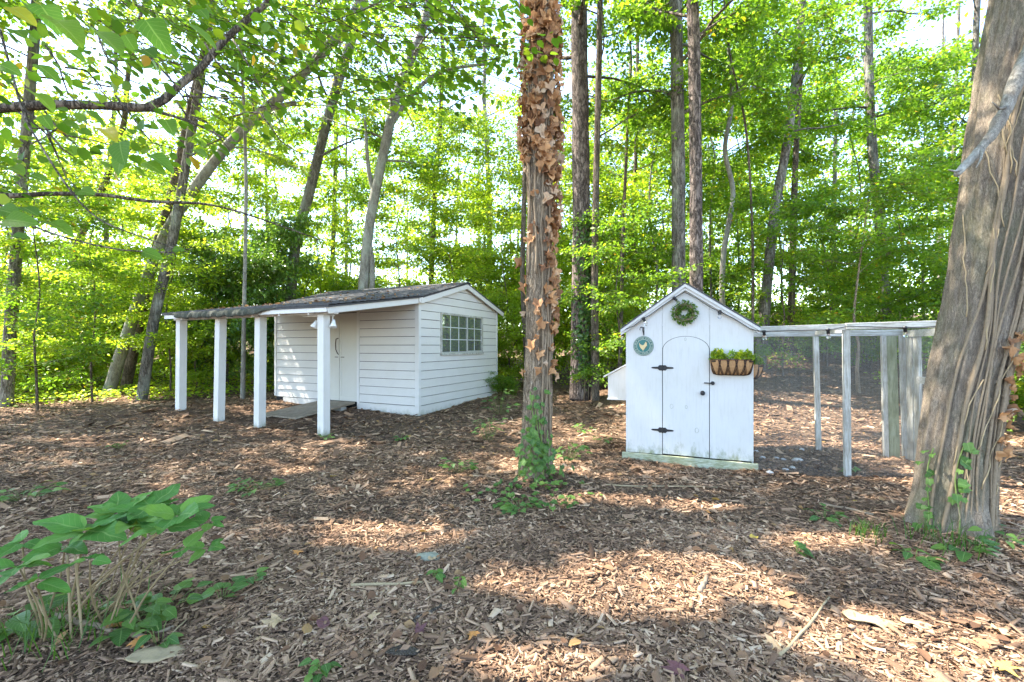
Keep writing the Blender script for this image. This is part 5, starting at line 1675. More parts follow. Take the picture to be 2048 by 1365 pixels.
# ------------------------------------------------------------------ the far wood, one mass of leaves and stems
def build_far_woods():
    r = np.random.default_rng(3)
    n_c = 2900
    a = r.uniform(-1.02, 1.02, n_c)
    d = r.uniform(27, 48, n_c)
    cx, cy = d * np.sin(a), d * np.cos(a) + 2
    h = r.beta(1.0, 1.8, n_c) * 16
    cz = gz(cx, cy) + 0.2 + h
    rad = r.uniform(0.7, 1.6, n_c)
    m = 34
    off = r.normal(0, 0.5, (n_c, m, 3)) * rad[:, None, None] * np.array([1.3, 1.3, 0.45])
    P = (np.stack([cx, cy, cz], -1)[:, None, :] + off).reshape(-1, 3)
    k = len(P)
    A = r.normal(0, 1, (k, 3)) + np.array([0, 0, -0.3])
    Nn = r.normal(0, 0.45, (k, 3)) + np.array([0, 0, 1.0])
    rnd = np.clip((r.random((n_c, 1)) * 0.5 + r.random((n_c, m)) * 0.6 - 0.05).ravel(), 0, 0.95)
    leaf_cloud("far_woods", P, A, Nn, r.uniform(0.16, 0.30, k), 0.7, rnd, M_LEAFY)
    o = bpy.data.objects["far_woods"]
    tag(o, "mass of sunlit yellow green foliage deep in the wood", "woods", kind="stuff")
    mb = MB()
    rs = random.Random(2)
    for i in range(22):
        t = rs.uniform(-1, 1); dd = rs.uniform(26, 46)
        x, y = dd * math.sin(t), dd * math.cos(t) + 2
        g = gz1(x, y)
        ln = rs.uniform(-1.5, 1.5)
        mb.tube([(x, y, g - 0.2), (x + ln * 0.4, y, g + 8), (x + ln, y, g + 20)], [rs.uniform(0.08, 0.18), 0.10, 0.04], 6, False)
    o2 = mb.build("far_trunks", M_BARK, None, True)
    tag(o2, "crowd of distant trunks deep in the wood", "woods", kind="stuff")


build_far_woods()


# ------------------------------------------------------------------ overhanging redbud with big heart-shaped leaves
HEART = [leaf_proto("heart_leaf", heart(0.47), 0.18, 0.18, 10, 6, 0.01), curled(leaf_proto("heart_leaf", heart(0.45), 0.25, 0.25, 10, 6), 0.08, 4)]


def build_redbud():
    rs = random.Random(41)
    rt = empty("redbud_tree", (-4.9, 3.3, gz1(-4.9, 3.3)), 0, "redbud tree reaching in overhead with dark limbs and heart-shaped leaves", "tree")
    o = rt.location
    mb = MB()

    def limb(pxs, w0, w1):
        q, r2 = resample([PX(x, y, Y) for x, y, Y in pxs], list(np.linspace(w0, w1, len(pxs))), 0.08)
        mb.tube(q, [a * (1 + 0.10 * noise.noise(p * 7)) for a, p in zip(r2, q)], 9)
        return q
    q0, r0 = resample([Vector((-4.9, 3.3, -0.1)), Vector((-4.85, 3.3, 1.2)), Vector((-4.75, 3.4, 2.4)), Vector((-4.5, 3.5, 3.2))], [0.13, 0.11, 0.095, 0.085], 0.2)
    mb.tube(q0, r0, 10)
    limb([(-120, 235, 3.5), (-40, 222, 3.55), (60, 212, 3.6), (150, 210, 3.65), (240, 213, 3.68), (295, 216, 3.7), (328, 200, 3.74), (360, 170, 3.8), (400, 138, 3.9), (445, 85, 4.0), (500, 35, 4.2), (560, -15, 4.3), (640, -90, 4.5)], 0.038, 0.024)
    limb([(-80, 378, 3.2), (20, 392, 3.3), (90, 388, 3.4), (200, 390, 3.5), (300, 403, 3.6), (420, 410, 3.8), (520, 438, 4.0), (640, 480, 4.3)], 0.021, 0.005)
    limb([(300, 220, 3.7), (370, 240, 3.6), (420, 262, 3.5), (470, 290, 3.4)], 0.014, 0.005)
    limb([(0, 60, 3.2), (45, 220, 3.0), (75, 280, 2.9), (140, 380, 2.8), (200, 440, 2.75), (300, 480, 2.7), (375, 505, 2.7)], 0.008, 0.003)
    limb([(0, 410, 2.4), (60, 450, 2.4), (140, 478, 2.45), (240, 500, 2.5), (340, 505, 2.6), (380, 498, 2.6)], 0.006, 0.003)
    for i in range(16):
        x, y = rs.uniform(20, 480), rs.uniform(10, 260)
        pts = [(x, y, 3.2)]
        for s in range(4):
            x += rs.uniform(15, 60); y += rs.uniform(-10, 60)
            pts.append((x, y, 3.2 + s * 0.1))
        limb(pts, 0.007, 0.002)
    # leafy twigs higher up (medium leaves over the top edge)
    TP = []
    twigs = []
    for i in range(280):
        x = rs.uniform(200, 1010); y = rs.uniform(-60, 235) * (1 - 0.35 * abs(x - 700) / 350)
        Y = rs.uniform(3.9, 5.6)
        p = PX(x, y, Y)
        d = Vector((rs.uniform(0.2, 1), rs.uniform(-.5, .5), rs.uniform(-.35, 0.1))).normalized()
        ln = rs.uniform(0.3, 0.6)
        mb.tube([p - d * ln * 0.9 + Vector((0, 0, 0.05)), p, p + d * ln], [0.005, 0.004, 0.002], 3, False)
        twigs.append((p, d, ln))
    mb.build("trunk", M_BARKB, rt, True, off=o)
    r = np.random.default_rng(12)
    P, A, Nn, Ls, rn = [], [], [], [], []
    for p, d, ln in twigs:
        sd = d.cross(Vector((0, 0, 1))).normalized()
        for k in range(9):
            s = 1 if k % 2 else -1
            P.append(tuple(p + d * ln * k / 8 + sd * s * 0.02))
            A.append(tuple(d * 0.5 + sd * s * 0.8 + Vector((rs.uniform(-.3, .3), rs.uniform(-.3, .3), -0.25 + rs.uniform(-.3, .2)))))
            Nn.append((rs.gauss(0, .35), rs.gauss(0, .35), 1)); Ls.append(rs.uniform(0.06, 0.105)); rn.append(rs.random() * 0.9)
    for k in range(850):      # near-limb leaves
        x = rs.uniform(-20, 620); y = rs.uniform(-40, 420) * (1 - 0.4 * max(0, x) / 620)
        p = PX(x, y, rs.uniform(2.8, 4.6))
        P.append(tuple(p)); A.append((rs.uniform(-.3, 1), rs.uniform(-.7, .7), rs.uniform(-.7, .1))); Nn.append((rs.gauss(0, .4), rs.gauss(0, .4), 1)); Ls.append(rs.uniform(0.06, 0.10)); rn.append(rs.random())
    P, A, Nn, Ls, rn = (np.array(q) for q in (P, A, Nn, Ls, rn))
    k = ~in_sun_holes(P)
    leaf_cloud("crown", P[k], A[k], Nn[k], Ls[k], 0.85, rn[k], M_LEAF, rt, six=True, off=o)
    # big single leaves (photo column, row, distance, length, direction in the picture plane, tilt)
    big = [(20, 15, 1.9, .15, (.8, -.45), .5), (80, 10, 1.8, .17, (.6, -.8), .5), (110, 40, 1.7, .20, (.85, -.6), .7), (185, 60, 1.7, .22, (.8, -.45), .8), (290, 40, 1.9, .20, (.5, -.75), .4), (370, 45, 1.8, .20, (.85, -.5), .7),
           (285, 100, 2.0, .14, (.65, -.35), .5), (75, 130, 1.9, .14, (.75, -.55), .6), (65, 185, 1.8, .15, (.9, -.6), .8), (0, 130, 1.5, .09, (.8, -.3), .3), (170, 222, 2.2, .14, (.85, -.5), .7), (108, 218, 2.2, .12, (.9, -.1), .6), (120, 245, 2.2, .13, (.9, -.15), .6),
           (85, 232, 2.1, .10, (.5, -.8), .25), (205, 258, 2.0, .14, (.75, -.45), .6), (240, 285, 1.8, .15, (.3, -.95), .2), (245, 310, 1.9, .13, (-.2, -.95), .2), (300, 310, 2.0, .16, (.85, -.5), .6), (290, 325, 2.0, .13, (.8, -.4), .5), (330, 240, 2.1, .13, (.55, -.7), .5),
           (390, 300, 2.2, .10, (.8, -.35), .6), (15, 335, 1.8, .13, (.9, -.2), .7), (60, 350, 2.0, .10, (.8, -.2), .5), (160, 382, 2.0, .11, (.8, -.15), .35), (-5, 420, 1.6, .13, (.95, -.15), .4), (10, 440, 1.5, .13, (.9, .0), .3), (45, 415, 1.9, .12, (.85, -.3), .7), (95, 445, 2.0, .16, (.9, -.35), .7),
           (20, 475, 1.9, .11, (.8, .1), .6), (285, 505, 2.1, .12, (.9, -.2), .4), (345, 500, 2.3, .08, (.9, .1), .4), (250, 70, 2.2, .12, (.4, -.8), .4), (330, 90, 2.2, .10, (.7, -.6), .5), (140, 100, 2.1, .10, (.7, -.5), .5), (400, 20, 2.3, .10, (.6, -.6), .5), (30, 60, 2.0, .12, (.8, -.5), .6)]
    for (x, y, Y, ln, (dx, dz), tilt) in big:
        p = PX(x, y, Y)
        ax = Vector((dx, rs.uniform(-.35, .35), dz))
        nr = Vector((rs.uniform(-.2, .2), -(1 - tilt) * 1.2, tilt + 0.25))
        place_leaf("leaf", rs.choice(HEART), M_REDBUD, rt, p, ax, nr, ln * 0.68)


build_redbud()


# ------------------------------------------------------------------ hydrangea in the near corner
def build_hydrangea():
    rs = random.Random(51)
    HY_P = [curled(leaf_proto("hydrangea_leaf", oval(0.34), 0.15, 0.10, 14, 8, 0.010), 0.06, 2.0), curled(leaf_proto("hydrangea_leaf", oval(0.30), 0.25, 0.16, 14, 8, 0.010), 0.08, 5.0), curled(leaf_proto("hydrangea_leaf", oval(0.36), 0.06, 0.06, 14, 8, 0.012), 0.07, 9.0)]
    hp = empty("hydrangea", ground_hit(190, 1270), 0, "hydrangea bush with broad green leaves on bare tan stems", "shrub")
    o = hp.location
    # crowns of leaves: (px, py, Y, number, size)
    heads = [(172, 1062, 2.12, 6, 0.22), (235, 1030, 2.25, 7, 0.17), (300, 1015, 2.3, 7, 0.19), (355, 1032, 2.15, 7, 0.18), (330, 1058, 2.1, 4, 0.15), (130, 1095, 2.15, 5, 0.15), (38, 1135, 1.95, 6, 0.15), (45, 1085, 2.2, 4, 0.14), (418, 1045, 2.3, 4, 0.10), (70, 1165, 1.9, 4, 0.14), (180, 1120, 2.0, 3, 0.08), (365, 1100, 2.1, 2, 0.13), (270, 1052, 2.2, 5, 0.16), (415, 1095, 2.35, 4, 0.10)]
    for i, (x, y, Y, n, s) in enumerate(heads):
        p = PX(x, y, Y)
        bx, by = (rs.uniform(90, 290), 1250) if i not in (6, 7, 9) else (85, 1275)
        b = ground_hit(bx, by + rs.uniform(-15, 20))
        b.z -= 0.03
        mid = b.lerp(p, 0.55) + Vector((rs.uniform(-.04, .04), rs.uniform(-.04, .04), 0.03))
        q, _ = resample([b, b.lerp(mid, 0.5) + Vector((rs.uniform(-.02, .02), 0, 0)), mid, p], [1, 1, 1, 1], 0.05)
        m_ = len(q)
        MB().tube(q, [0.0050 * (1 - 0.45 * k / m_) * (1 + (0.35 if k % 4 == 0 else 0)) for k in range(m_)], 7).build("stem", M_STEMB, hp, True, off=o)
        a0 = rs.uniform(0, 6.28)
        for k in range(n + 1):
            a = a0 + k * 2.399
            ax = Vector((math.cos(a), math.sin(a) * 0.8, rs.uniform(-0.35, 0.55)))
            place_leaf("leaf", rs.choice(HY_P), M_LEAFV, hp, p + ax * 0.015, ax, Vector((rs.uniform(-.45, .45), rs.uniform(-.8, .1), 1)), s * rs.uniform(0.6, 1.05))
    # bare leaning stems
    for i in range(8):
        b = ground_hit(rs.uniform(175, 250), rs.uniform(1225, 1265))
        e = PX(rs.uniform(255, 345), rs.uniform(1075, 1130), rs.uniform(2.15, 2.4))
        m_ = b.lerp(e, 0.5) + Vector((rs.uniform(-.03, .03), rs.uniform(-.03, .03), rs.uniform(-.03, .02)))
        q, _ = resample([b - Vector((0, 0, 0.03)), m_, e], [1, 1, 1], 0.05)
        MB().tube(q, [rs.uniform(0.0028, 0.0045)] * len(q), 6).build("bare_stem", M_STEMB, hp, True, off=o)
    for x0, x1, y1 in ((95, 60, 1180), (118, 134, 1110), (140, 150, 1110)):
        b = ground_hit(x0 + 25, 1280); e = PX(x1, y1, 2.1)
        q, _ = resample([b - Vector((0, 0, 0.03)), b.lerp(e, 0.5), e], [1, 1, 1], 0.06)
        MB().tube(q, [0.005 + 0.001 * (k % 3 == 0) for k in range(len(q))], 7).build("bare_stem", M_TWIGG, hp, True, off=o)


build_hydrangea()


# ------------------------------------------------------------------ mulch, leaf litter, weeds and small things on the ground
def build_mulch():
    r = np.random.default_rng(17)

    def chips(n, y0, y1, size, xlim=1.22, nf=5):
        # uniform over the trapezoid that the lens sees (and a little beyond)
        Y = np.sqrt(r.uniform(y0 ** 2, y1 ** 2, n))
        X = r.uniform(-1, 1, n) * (Y * xlim + 0.3)
        L = size * r.lognormal(0, 0.55, n)
        W = L * r.uniform(0.10, 0.55, n)
        T = np.minimum(L * r.uniform(0.03, 0.09, n), 0.006)
        yaw = r.uniform(0, 2 * math.pi, n)
        tilt = r.normal(0, 0.16, n)
        roll = r.normal(0, 0.28, n)
        Z = gz(X, Y) + r.uniform(0.0, 0.014, n) + np.abs(np.sin(tilt)) * L * 0.3
        ax = np.stack([np.cos(yaw) * np.cos(tilt), np.sin(yaw) * np.cos(tilt), np.sin(tilt)], -1)
        up0 = np.array([0, 0, 1.0]) + np.stack([-np.sin(yaw) * roll, np.cos(yaw) * roll, 0 * roll], -1)
        sd = np.cross(up0, ax); sd /= np.linalg.norm(sd, axis=1, keepdims=True)
        up = np.cross(ax, sd)
        c = np.stack([X, Y, Z], -1)
        l, w_, t = L[:, None] / 2, W[:, None] / 2, T[:, None]
        bend = up * (L * r.normal(0, 0.05, n))[:, None]
        e1 = r.uniform(0.4, 1.0, (n, 1)); e2 = r.uniform(0.3, 1.0, (n, 1))
        sk = r.normal(0, 0.25, (n, 1)) * l
        V = np.stack([c - ax * l - sd * w_ * e1 + up * t, c + ax * (l + sk) - sd * w_ * e2 + up * t, c + ax * l + sd * w_ * e2 + up * t, c - ax * (l - sk * 0.4) + sd * w_ * e1 + up * t,
                      c - ax * l * 0.96 - sd * w_ * e1 - up * t * 0.3, c + ax * l - sd * w_ * e2 - up * t * 0.3, c + ax * l + sd * w_ * e2 - up * t * 0.3, c - ax * l * 0.96 + sd * w_ * e1 - up * t * 0.3], 1)
        mid = V[:, :4].copy()
        b = np.arange(n)[:, None] * 8
        Fq = np.concatenate([b + np.array([f]) for f in ([0, 1, 2, 3], [0, 4, 5, 1], [2, 6, 7, 3], [1, 5, 6, 2], [3, 7, 4, 0])[:nf]])
        patch = 0.5 + 0.5 * np.sin(X * 2.1 + Y * 1.3) * np.sin(Y * 2.7 - X * 0.9)
        rnd = np.clip(r.beta(1.5, 2.0, n) * 0.95 + (patch - 0.5) * 0.22, 0, 1)
        return V.reshape(-1, 3), Fq, np.tile(rnd, nf)
    V1, F1, R1 = chips(125000, 1.6, 3.6, 0.020, nf=3)
    V2, F2, R2 = chips(130000, 3.5, 6.5, 0.025, nf=1)
    V3, F3, R3 = chips(75000, 6.3, 13.5, 0.048, nf=1)
    nb = len(V1)
    V = np.concatenate([V1, V2, V3])
    Fa = np.concatenate([F1, F2 + nb, F3 + nb + len(V2)])
    Rr = np.concatenate([R1, R2, R3])
    o = link("wood_chip_mulch", np_mesh("wood_chip_mulch", V, [Fa], {"rnd": Rr}), M_CHIP)
    tag(o, "brown wood chip mulch covering the clearing floor", "mulch", kind="stuff")
    # dead leaves
    n = 9000
    Y = np.sqrt(r.uniform(1.8 ** 2, 26 ** 2, n)); X = r.uniform(-1, 1, n) * (Y * 1.2 + 0.4)
    Y2 = np.sqrt(r.uniform(1.8 ** 2, 9 ** 2, 2200)); X2 = r.uniform(-1, 1, 2200) * (Y2 * 1.2 + 0.4)
    X = np.concatenate([X, X2]); Y = np.concatenate([Y, Y2]); n = len(X)
    P = np.stack([X, Y, gz(X, Y) + r.uniform(0.008, 0.03, n)], -1)
    yaw = r.uniform(0, 6.283, n)
    A = np.stack([np.cos(yaw), np.sin(yaw), r.normal(0, 0.25, n)], -1)
    o = leaf_cloud("leaf_litter", P, A, np.array([0, 0, 1.0]) + r.normal(0, 0.35, (n, 3)), r.uniform(0.03, 0.08, n), 0.7, np.clip(r.beta(1.6, 1.9, n), 0, 1), M_DEADF, six=True)
    tag(o, "fallen brown leaves scattered over the mulch and the hillside", "leaf litter", kind="stuff")
    # leaves lying on the shed roof
    n = 230
    xs = r.uniform(-4.4, 0.05, n); ys = r.uniform(-2.3, 1.5, n)
    zz = np.where(ys < 0, 2.465 + ys * 0.157, 2.465 + ys * 0.28) + 0.04
    Pw = np.array([tuple(SHED_W((a, b, c))) for a, b, c in zip(xs, ys, zz)])
    yaw = r.uniform(0, 6.283, n)
    o = leaf_cloud("roof_litter", Pw, np.stack([np.cos(yaw), np.sin(yaw), 0.1 + 0 * yaw], -1), np.array([0, 0, 1.0]) + r.normal(0, 0.4, (n, 3)), r.uniform(0.04, 0.09, n), 0.7, np.clip(r.beta(2, 1.6, n), 0, 1), M_DEADF, six=True)
    tag(o, "fallen leaves lying on the grey shed roof", "leaf litter", kind="stuff")
    # green ground cover at the edge of the wood
    n = 26000
    X = r.uniform(-17, -3.5, n); Y = r.uniform(9.6, 21, n)
    edge = 10.6 + 0.32 * np.clip(X + 11.5, 0, None) + 0.35 * np.sin(X * 1.7) + r.normal(0, 0.25, n)
    k = (Y > edge) & ~((X > -6.4) & (Y < 13.3))
    X, Y = X[k], Y[k]
    n2 = 9000
    Xb = r.uniform(-1.2, 16, n2); Yb = r.uniform(10.2, 24, n2)
    kb = (np.sin(Xb * 1.1 + 0.4) * np.sin(Yb * 0.9 + Xb * 0.3) > 0.1) & ~((Xb < -0.2) & (Yb < 13.2))
    X = np.concatenate([X, Xb[kb]]); Y = np.concatenate([Y, Yb[kb]])
    n = len(X)
    P = np.stack([X, Y, gz(X, Y) + r.uniform(0.02, 0.22, n)], -1)
    yaw = r.uniform(0, 6.283, n)
    A = np.stack([np.cos(yaw), np.sin(yaw), r.normal(0.1, 0.3, n)], -1)
    o = leaf_cloud("ground_cover", P, A, np.array([0, 0, 1.0]) + r.normal(0, 0.4, (n, 3)), r.uniform(0.06, 0.12, n), 0.7, r.random(n), M_LEAFB)
    tag(o, "low green ground cover along the edge of the wood", "ground cover", kind="stuff")


build_mulch()

OVP = [leaf_proto("weed_leaf", oval(0.33), 0.25, 0.2, 6, 4), leaf_proto("weed_leaf", heart(0.42), 0.2, 0.15, 6, 4)]


def weed(px, py, label, n=9, size=0.045, spread=0.07, h=0.05, kind="broad", group=None, seed=0):
    rs = random.Random(int(px * 13 + py * 7 + seed))
    g = ground_hit(px, py)
    size *= 1.45; spread *= 1.15; h *= 1.3; n = int(n * 1.4)
    e = empty("weed", g, rs.uniform(0, 6), label, "weed", group)
    e.rotation_euler = (0, 0, 0)
    if kind == "grass":
        mb = MB()
        for i in range(n):
            a = rs.uniform(0, 6.28); ln = h * rs.uniform(0.6, 1.3)
            b = Vector((rs.gauss(0, spread * 0.4), rs.gauss(0, spread * 0.4), 0))
            d = Vector((math.cos(a), math.sin(a), 0))
            w_ = d.cross(Vector((0, 0, 1))) * 0.0028
            q = [b, b + d * ln * 0.25 + Vector((0, 0, ln * 0.6)), b + d * ln * 0.7 + Vector((0, 0, ln * 0.75))]
            mb.add([q[0] - w_, q[0] + w_, q[1] + w_ * 0.8, q[1] - w_ * 0.8, q[2]], [(0, 1, 2, 3), (3, 2, 4)])
        o = mb.build("blades", M_GRASS, e)
        o["kind"] = "stuff"
        return e
    st = MB()
    for i in range(n):
        a = rs.uniform(0, 6.28); q = spread * math.sqrt(rs.random())
        p = Vector((math.cos(a) * q, math.sin(a) * q, h * rs.uniform(0.3, 1.2)))
        st.tube([Vector((p.x * 0.25, p.y * 0.25, -0.01)), Vector((p.x * 0.7, p.y * 0.7, p.z * 0.8)), p], 0.0016, 4)
        ax = Vector((math.cos(a) + rs.uniform(-.5, .5), math.sin(a) + rs.uniform(-.5, .5), rs.uniform(-0.2, 0.3)))
        place_leaf("leaf", OVP[0] if rs.random() < 0.6 else OVP[1], M_IVY, e, g + p, ax, Vector((rs.uniform(-.4, .4), rs.uniform(-.5, .2), 1)), size * rs.uniform(0.7, 1.25))
    st.build("stem", M_STEMG, e, True)
    return e


weed(915, 945, "leafy weed clump on the shed side of the clearing tree", 16, 0.055, 0.16, 0.10)
weed(975, 880, "sprawling weed just behind the clearing tree's shed side", 22, 0.06, 0.22, 0.22)
weed(1000, 830, "tall weed sprays between the shed corner and the clearing tree", 24, 0.07, 0.3, 0.35)
weed(1135, 925, "weed sprays on the coop side of the clearing tree", 18, 0.06, 0.22, 0.16)
weed(1165, 865, "low fern-like weed behind the clearing tree towards the nest box", 12, 0.06, 0.18, 0.08)
weed(1040, 1020, "bright clover-like patch right before the clearing tree", 22, 0.05, 0.16, 0.05)
weed(1140, 1012, "small yellow green weed before the clearing tree's coop side", 9, 0.045, 0.07, 0.05)
weed(1205, 885, "tiny weed in the mulch below the nest box", 8, 0.05, 0.10, 0.05)
weed(510, 985, "weed patch in the mulch between hydrangea and shed posts", 18, 0.055, 0.18, 0.08)
weed(48, 1000, "weed patch at the photo's edge above the hydrangea", 20, 0.055, 0.22, 0.07)
weed(240, 900, "single weed sprout in the dark mulch before the porch posts", 8, 0.06, 0.12, 0.10)
weed(800, 880, "small weed in the mulch before the shed's near corner", 8, 0.05, 0.09, 0.05)
weed(650, 880, "tuft of green at the foot of the nearest porch post", 8, 0.045, 0.08, 0.05)
weed(1700, 948, "little weed at the foot of the run's front post", 7, 0.05, 0.06, 0.05)
weed(1735, 1075, "grassy tuft before the massive leaning trunk", 40, 0.05, 0.12, 0.11, "grass")
weed(1650, 1040, "low weeds between coop base and massive trunk", 12, 0.05, 0.14, 0.05)
weed(1590, 1108, "two-leaved pale green sprout in the mulch before the coop", 5, 0.05, 0.05, 0.04)
weed(1830, 1120, "broad-leaved weed at the foot of the massive trunk, nearest the camera", 9, 0.055, 0.09, 0.05)
weed(1935, 1105, "round pale leaves growing under the massive trunk", 10, 0.065, 0.12, 0.05)
weed(2010, 1085, "dark leaves sprouting past the massive trunk's foot", 10, 0.06, 0.14, 0.06)
weed(1880, 1085, "dry grassy tuft hugging the massive trunk's foot", 50, 0.05, 0.25, 0.14, "grass")
weed(870, 1160, "tiny bright sprout beside the flat grey green stone", 5, 0.04, 0.04, 0.04)
weed(920, 1180, "little three-leaved sprout past the flat stone", 6, 0.035, 0.04, 0.05)
weed(640, 1348, "ferny sprout at the bottom edge of the mulch", 8, 0.035, 0.05, 0.04)
weed(130, 1270, "grass tufts among the hydrangea stems", 70, 0.05, 0.3, 0.16, "grass")
weed(260, 1245, "dark ivy leaves on the ground beside the hydrangea stems", 14, 0.07, 0.17, 0.05)
weed(330, 1220, "ivy leaf cluster trailing away from the hydrangea", 10, 0.07, 0.14, 0.05)
weed(320, 1290, "round-leaved sprout before the hydrangea's ground twig", 6, 0.045, 0.05, 0.06)
weed(25, 1270, "leafy shoot in the near corner beside the hydrangea", 9, 0.09, 0.12, 0.10)
weed(500, 1170, "tiny green leaves in the open mulch past the hydrangea", 5, 0.045, 0.05, 0.04)
weed(445, 1200, "small dark sprout in the open mulch near the hydrangea", 5, 0.05, 0.05, 0.05)


def lump(name, px, py, sx, sy, sz, mat, label, cat, seed, rz=0.0, group=None, sub=2):
    import bmesh
    bm = bmesh.new()
    bmesh.ops.create_icosphere(bm, subdivisions=sub + 1, radius=1.0)
    for v in bm.verts:
        f = 1 + 0.28 * noise.noise(v.co * 1.6 + Vector((seed, 0, 0))) + 0.10 * noise.noise(v.co * 4 + Vector((0, seed, 0)))
        v.co = Vector((v.co.x * sx, v.co.y * sy, v.co.z * sz)) * f
    me = bpy.data.meshes.new(name)
    bm.to_mesh(me); bm.free()
    g = ground_hit(px, py)
    o = link(name, me, mat, None, True)
    o.location = g + Vector((0, 0, sz * 0.35))
    o.rotation_euler = (0, 0, rz)
    return tag(o, label, cat, group)


lump("stone", 855, 1118, 0.085, 0.05, 0.028, M_STONEG, "flat grey green stone lying in the mulch before the clearing tree", "stone", 1.0)
for i, (px, py, s, lb) in enumerate(((1595, 922, 0.065, "largest pale stone in the run's gravel"), (1604, 901, 0.045, "pale stone at the foot of the run's back post"), (1585, 937, 0.045, "pale stone in the run just before the largest one"), (1567, 920, 0.035, "rounded pale stone in the run beside the largest one"),
                                     (1553, 918, 0.04, "pale stone in the run second from the largest one"), (1525, 917, 0.045, "pale stone in the run close to the coop wall"), (1512, 905, 0.05, "pale stone touching the coop corner inside the run"), (1540, 947, 0.05, "grey stone just outside the coop's base board end"), (1571, 940, 0.035, "small grey stone outside the run's mesh"))):
    lump("stone", px, py, s, s * 0.7, s * 0.45, M_STONE, lb, "stone", 2.0 + i, i * 0.7, "pale stones by the run", sub=1)


def stick(px0, py0, px1, py1, r, label, mat=M_STICK, lift=0.015, seed=0):
    rs = random.Random(seed + px0)
    a, b = ground_hit(px0, py0), ground_hit(px1, py1)
    pts = []
    for i in range(7):
        p = a.lerp(b, i / 6)
        p.z = gz1(p.x, p.y) + lift + rs.uniform(-.002, .006)
        p += Vector((rs.uniform(-.008, .008), rs.uniform(-.008, .008), 0))
        pts.append(p)
    o0 = pts[0].copy()
    o = MB().tube([p - o0 for p in pts], [r * (1 - 0.06 * i) * rs.uniform(0.9, 1.1) for i in range(7)], 7).build("stick", mat, None, True)
    o.location = o0
    return tag(o, label, "stick")


stick(705, 1177, 845, 1170, 0.011, "pale curved stick lying in the open mulch between hydrangea and clearing tree", M_TWIGG)
stick(105, 1240, 290, 1285, 0.016, "grey twig lying under the hydrangea")
stick(290, 1285, 345, 1262, 0.012, "grey twig end pointing away from the hydrangea's foot")
stick(825, 1250, 885, 1215, 0.012, "dark short stick in the open mulch below the flat stone", M_BARKB)
stick(1210, 972, 1435, 978, 0.008, "long thin stick lying before the coop base", M_TWIGG)
stick(1400, 1190, 1415, 1160, 0.017, "stubby brown wood piece standing out of the sunlit mulch", M_STICK)
stick(1560, 1320, 1660, 1200, 0.008, "thin twig in the mulch before the massive trunk", M_TWIGG)
stick(330, 1300, 370, 1245, 0.005, "straight pale twig beside the hydrangea's ivy", M_TWIGG)
stick(1640, 1012, 1745, 1032, 0.012, "curved root running out from the massive trunk", M_STICK)


def flat_piece(name, px, py, L, W, label, cat, mat, rz, seed, bend=0.12):
    me = curled(leaf_proto(name, lambda u: W / L * 0.5 * (min(1, u * 7) * min(1, (1 - u) * 6)) ** 0.5 * (1 + 0.2 * math.sin(u * 9 + seed)) + 0.004, bend, 0.1, 10, 4), 0.10, seed)
    e = link(name, me, mat, None)
    g = ground_hit(px, py)
    e.location = g + Vector((0, 0, 0.03))
    e.rotation_euler = (0.0, 0.0, rz)
    e.scale = (L, L, L)
    s = e.modifiers.new("thick", 'SOLIDIFY'); s.thickness = 0.03
    return tag(e, label, cat)


flat_piece("bark_piece", 1685, 1235, 0.27, 0.10, "large pale flat bark piece in the mulch before the massive trunk", "bark", M_TWIGG, R(-125), 1.0)
flat_piece("bark_piece", 1800, 1252, 0.14, 0.05, "smaller bark sliver beside the large pale bark piece", "bark", M_TWIGG, R(-110), 2.0)
flat_piece("bark_piece", 250, 1330, 0.24, 0.09, "flat tan bark slab at the bottom edge below the hydrangea", "bark", M_TWIGG, R(-70), 3.0)
flat_piece("bark_piece", 770, 1318, 0.16, 0.06, "reddish bark chunk at the bottom of the open mulch", "bark", M_BARKB, R(-80), 4.0)
DLP = [curled(star_proto("maple_leaf", MAPL, 0.15, 0.1), 0.16, s) for s in (2.2, 6.1)] + [curled(leaf_proto("fallen_leaf", oval(0.34), 0.2, 0.1, 8, 4), 0.18, 8.8)]
M_YEL = mat_plain("yellow_fallen_leaf", (0.50, 0.33, 0.06), 0.7, var=0.3, sc=20)
M_ORG = mat_plain("orange_fallen_leaf", (0.45, 0.19, 0.05), 0.7, var=0.3, sc=20)
M_RED = mat_plain("maroon_fallen_leaf", (0.13, 0.05, 0.05), 0.7, var=0.3, sc=20)
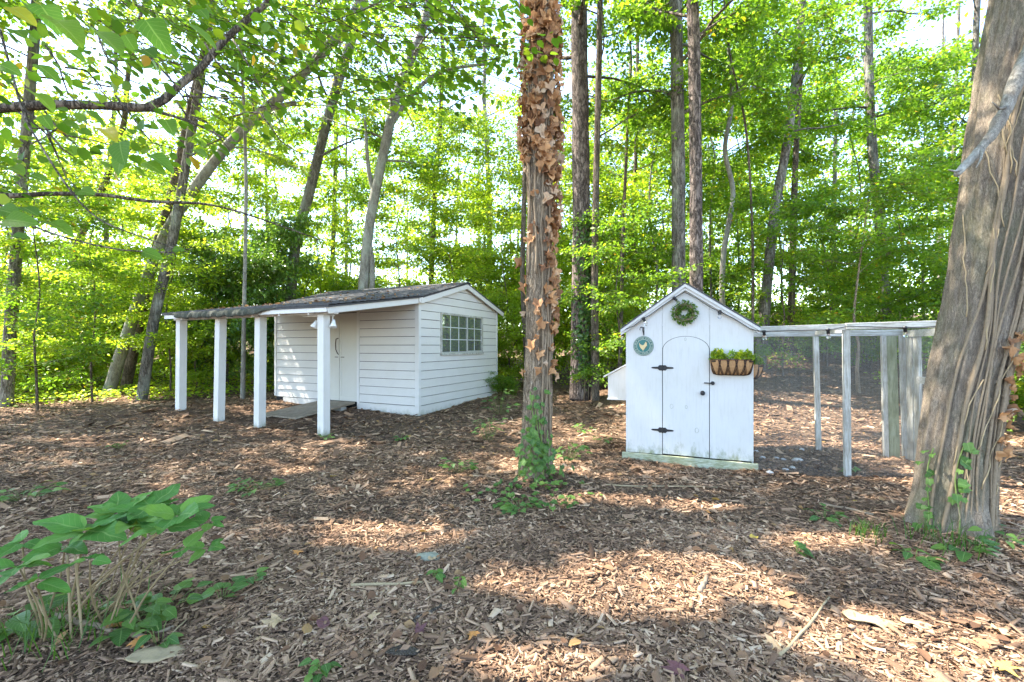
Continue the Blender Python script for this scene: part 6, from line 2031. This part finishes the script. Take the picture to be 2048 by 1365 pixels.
M_TAN = mat_plain("tan_fallen_leaf", (0.42, 0.28, 0.15), 0.7, var=0.3, sc=20)
for i, (px, py, s, mt, lb) in enumerate((
        (955, 1275, 0.10, M_ORG, "curled golden brown leaf in the mulch at bottom centre"), (820, 1270, 0.13, M_RED, "dull maroon star-shaped leaf near the bottom of the open mulch"), (645, 1270, 0.13, M_RED, "dark maroon leaf in the mulch below the hydrangea's bark slab"),
        (1365, 1335, 0.16, M_RED, "large maroon leaf at the bottom before the coop"), (1550, 1285, 0.13, M_TAN, "flat tan leaf in the mulch before the coop door, towards the bottom edge"), (1500, 1083, 0.10, M_YEL, "yellow star-shaped leaf in the shade before the coop"),
        (1990, 1335, 0.13, M_YEL, "crinkled yellow leaf in the bottom corner under the massive trunk"), (1965, 1262, 0.17, M_TAN, "broad tan leaf below the massive trunk's foot"), (670, 958, 0.12, M_YEL, "yellow leaf in the mulch before the nearest porch post"), (865, 967, 0.11, M_YEL, "pale yellow star-shaped leaf beside the clearing tree's weeds"),
        (595, 1108, 0.10, M_ORG, "orange leaf at the edge of the sunlit mulch patch past the hydrangea"), (210, 1270, 0.13, M_ORG, "crumpled orange leaf at the foot of the hydrangea"), (268, 1290, 0.12, M_ORG, "bright rusty leaf on the ground twig by the hydrangea"), (735, 1238, 0.10, M_TAN, "tan leaf in the open mulch below the pale curved stick"),
        (1410, 1028, 0.07, M_ORG, "small orange leaf in the sun streak before the coop base"), (1702, 1010, 0.07, M_YEL, "small upright yellow leaf between the run and the massive trunk"), (570, 1240, 0.16, M_TAN, "long tan leaf in the open mulch below the hydrangea's side"), (860, 1130, 0.10, M_TAN, "tan leaf tucked under the flat grey green stone"))):
    rs = random.Random(i)
    g = ground_hit(px, py)
    me = DLP[i % 3].copy()
    o = link("fallen_leaf", me, mt)
    o.location = g + Vector((0, 0, 0.03))
    o.rotation_euler = (rs.uniform(-.25, .25), rs.uniform(-.25, .25), rs.uniform(0, 6.28))
    o.scale = (s * 0.8, s * 0.8, s * 0.8)
    tag(o, lb, "leaf")
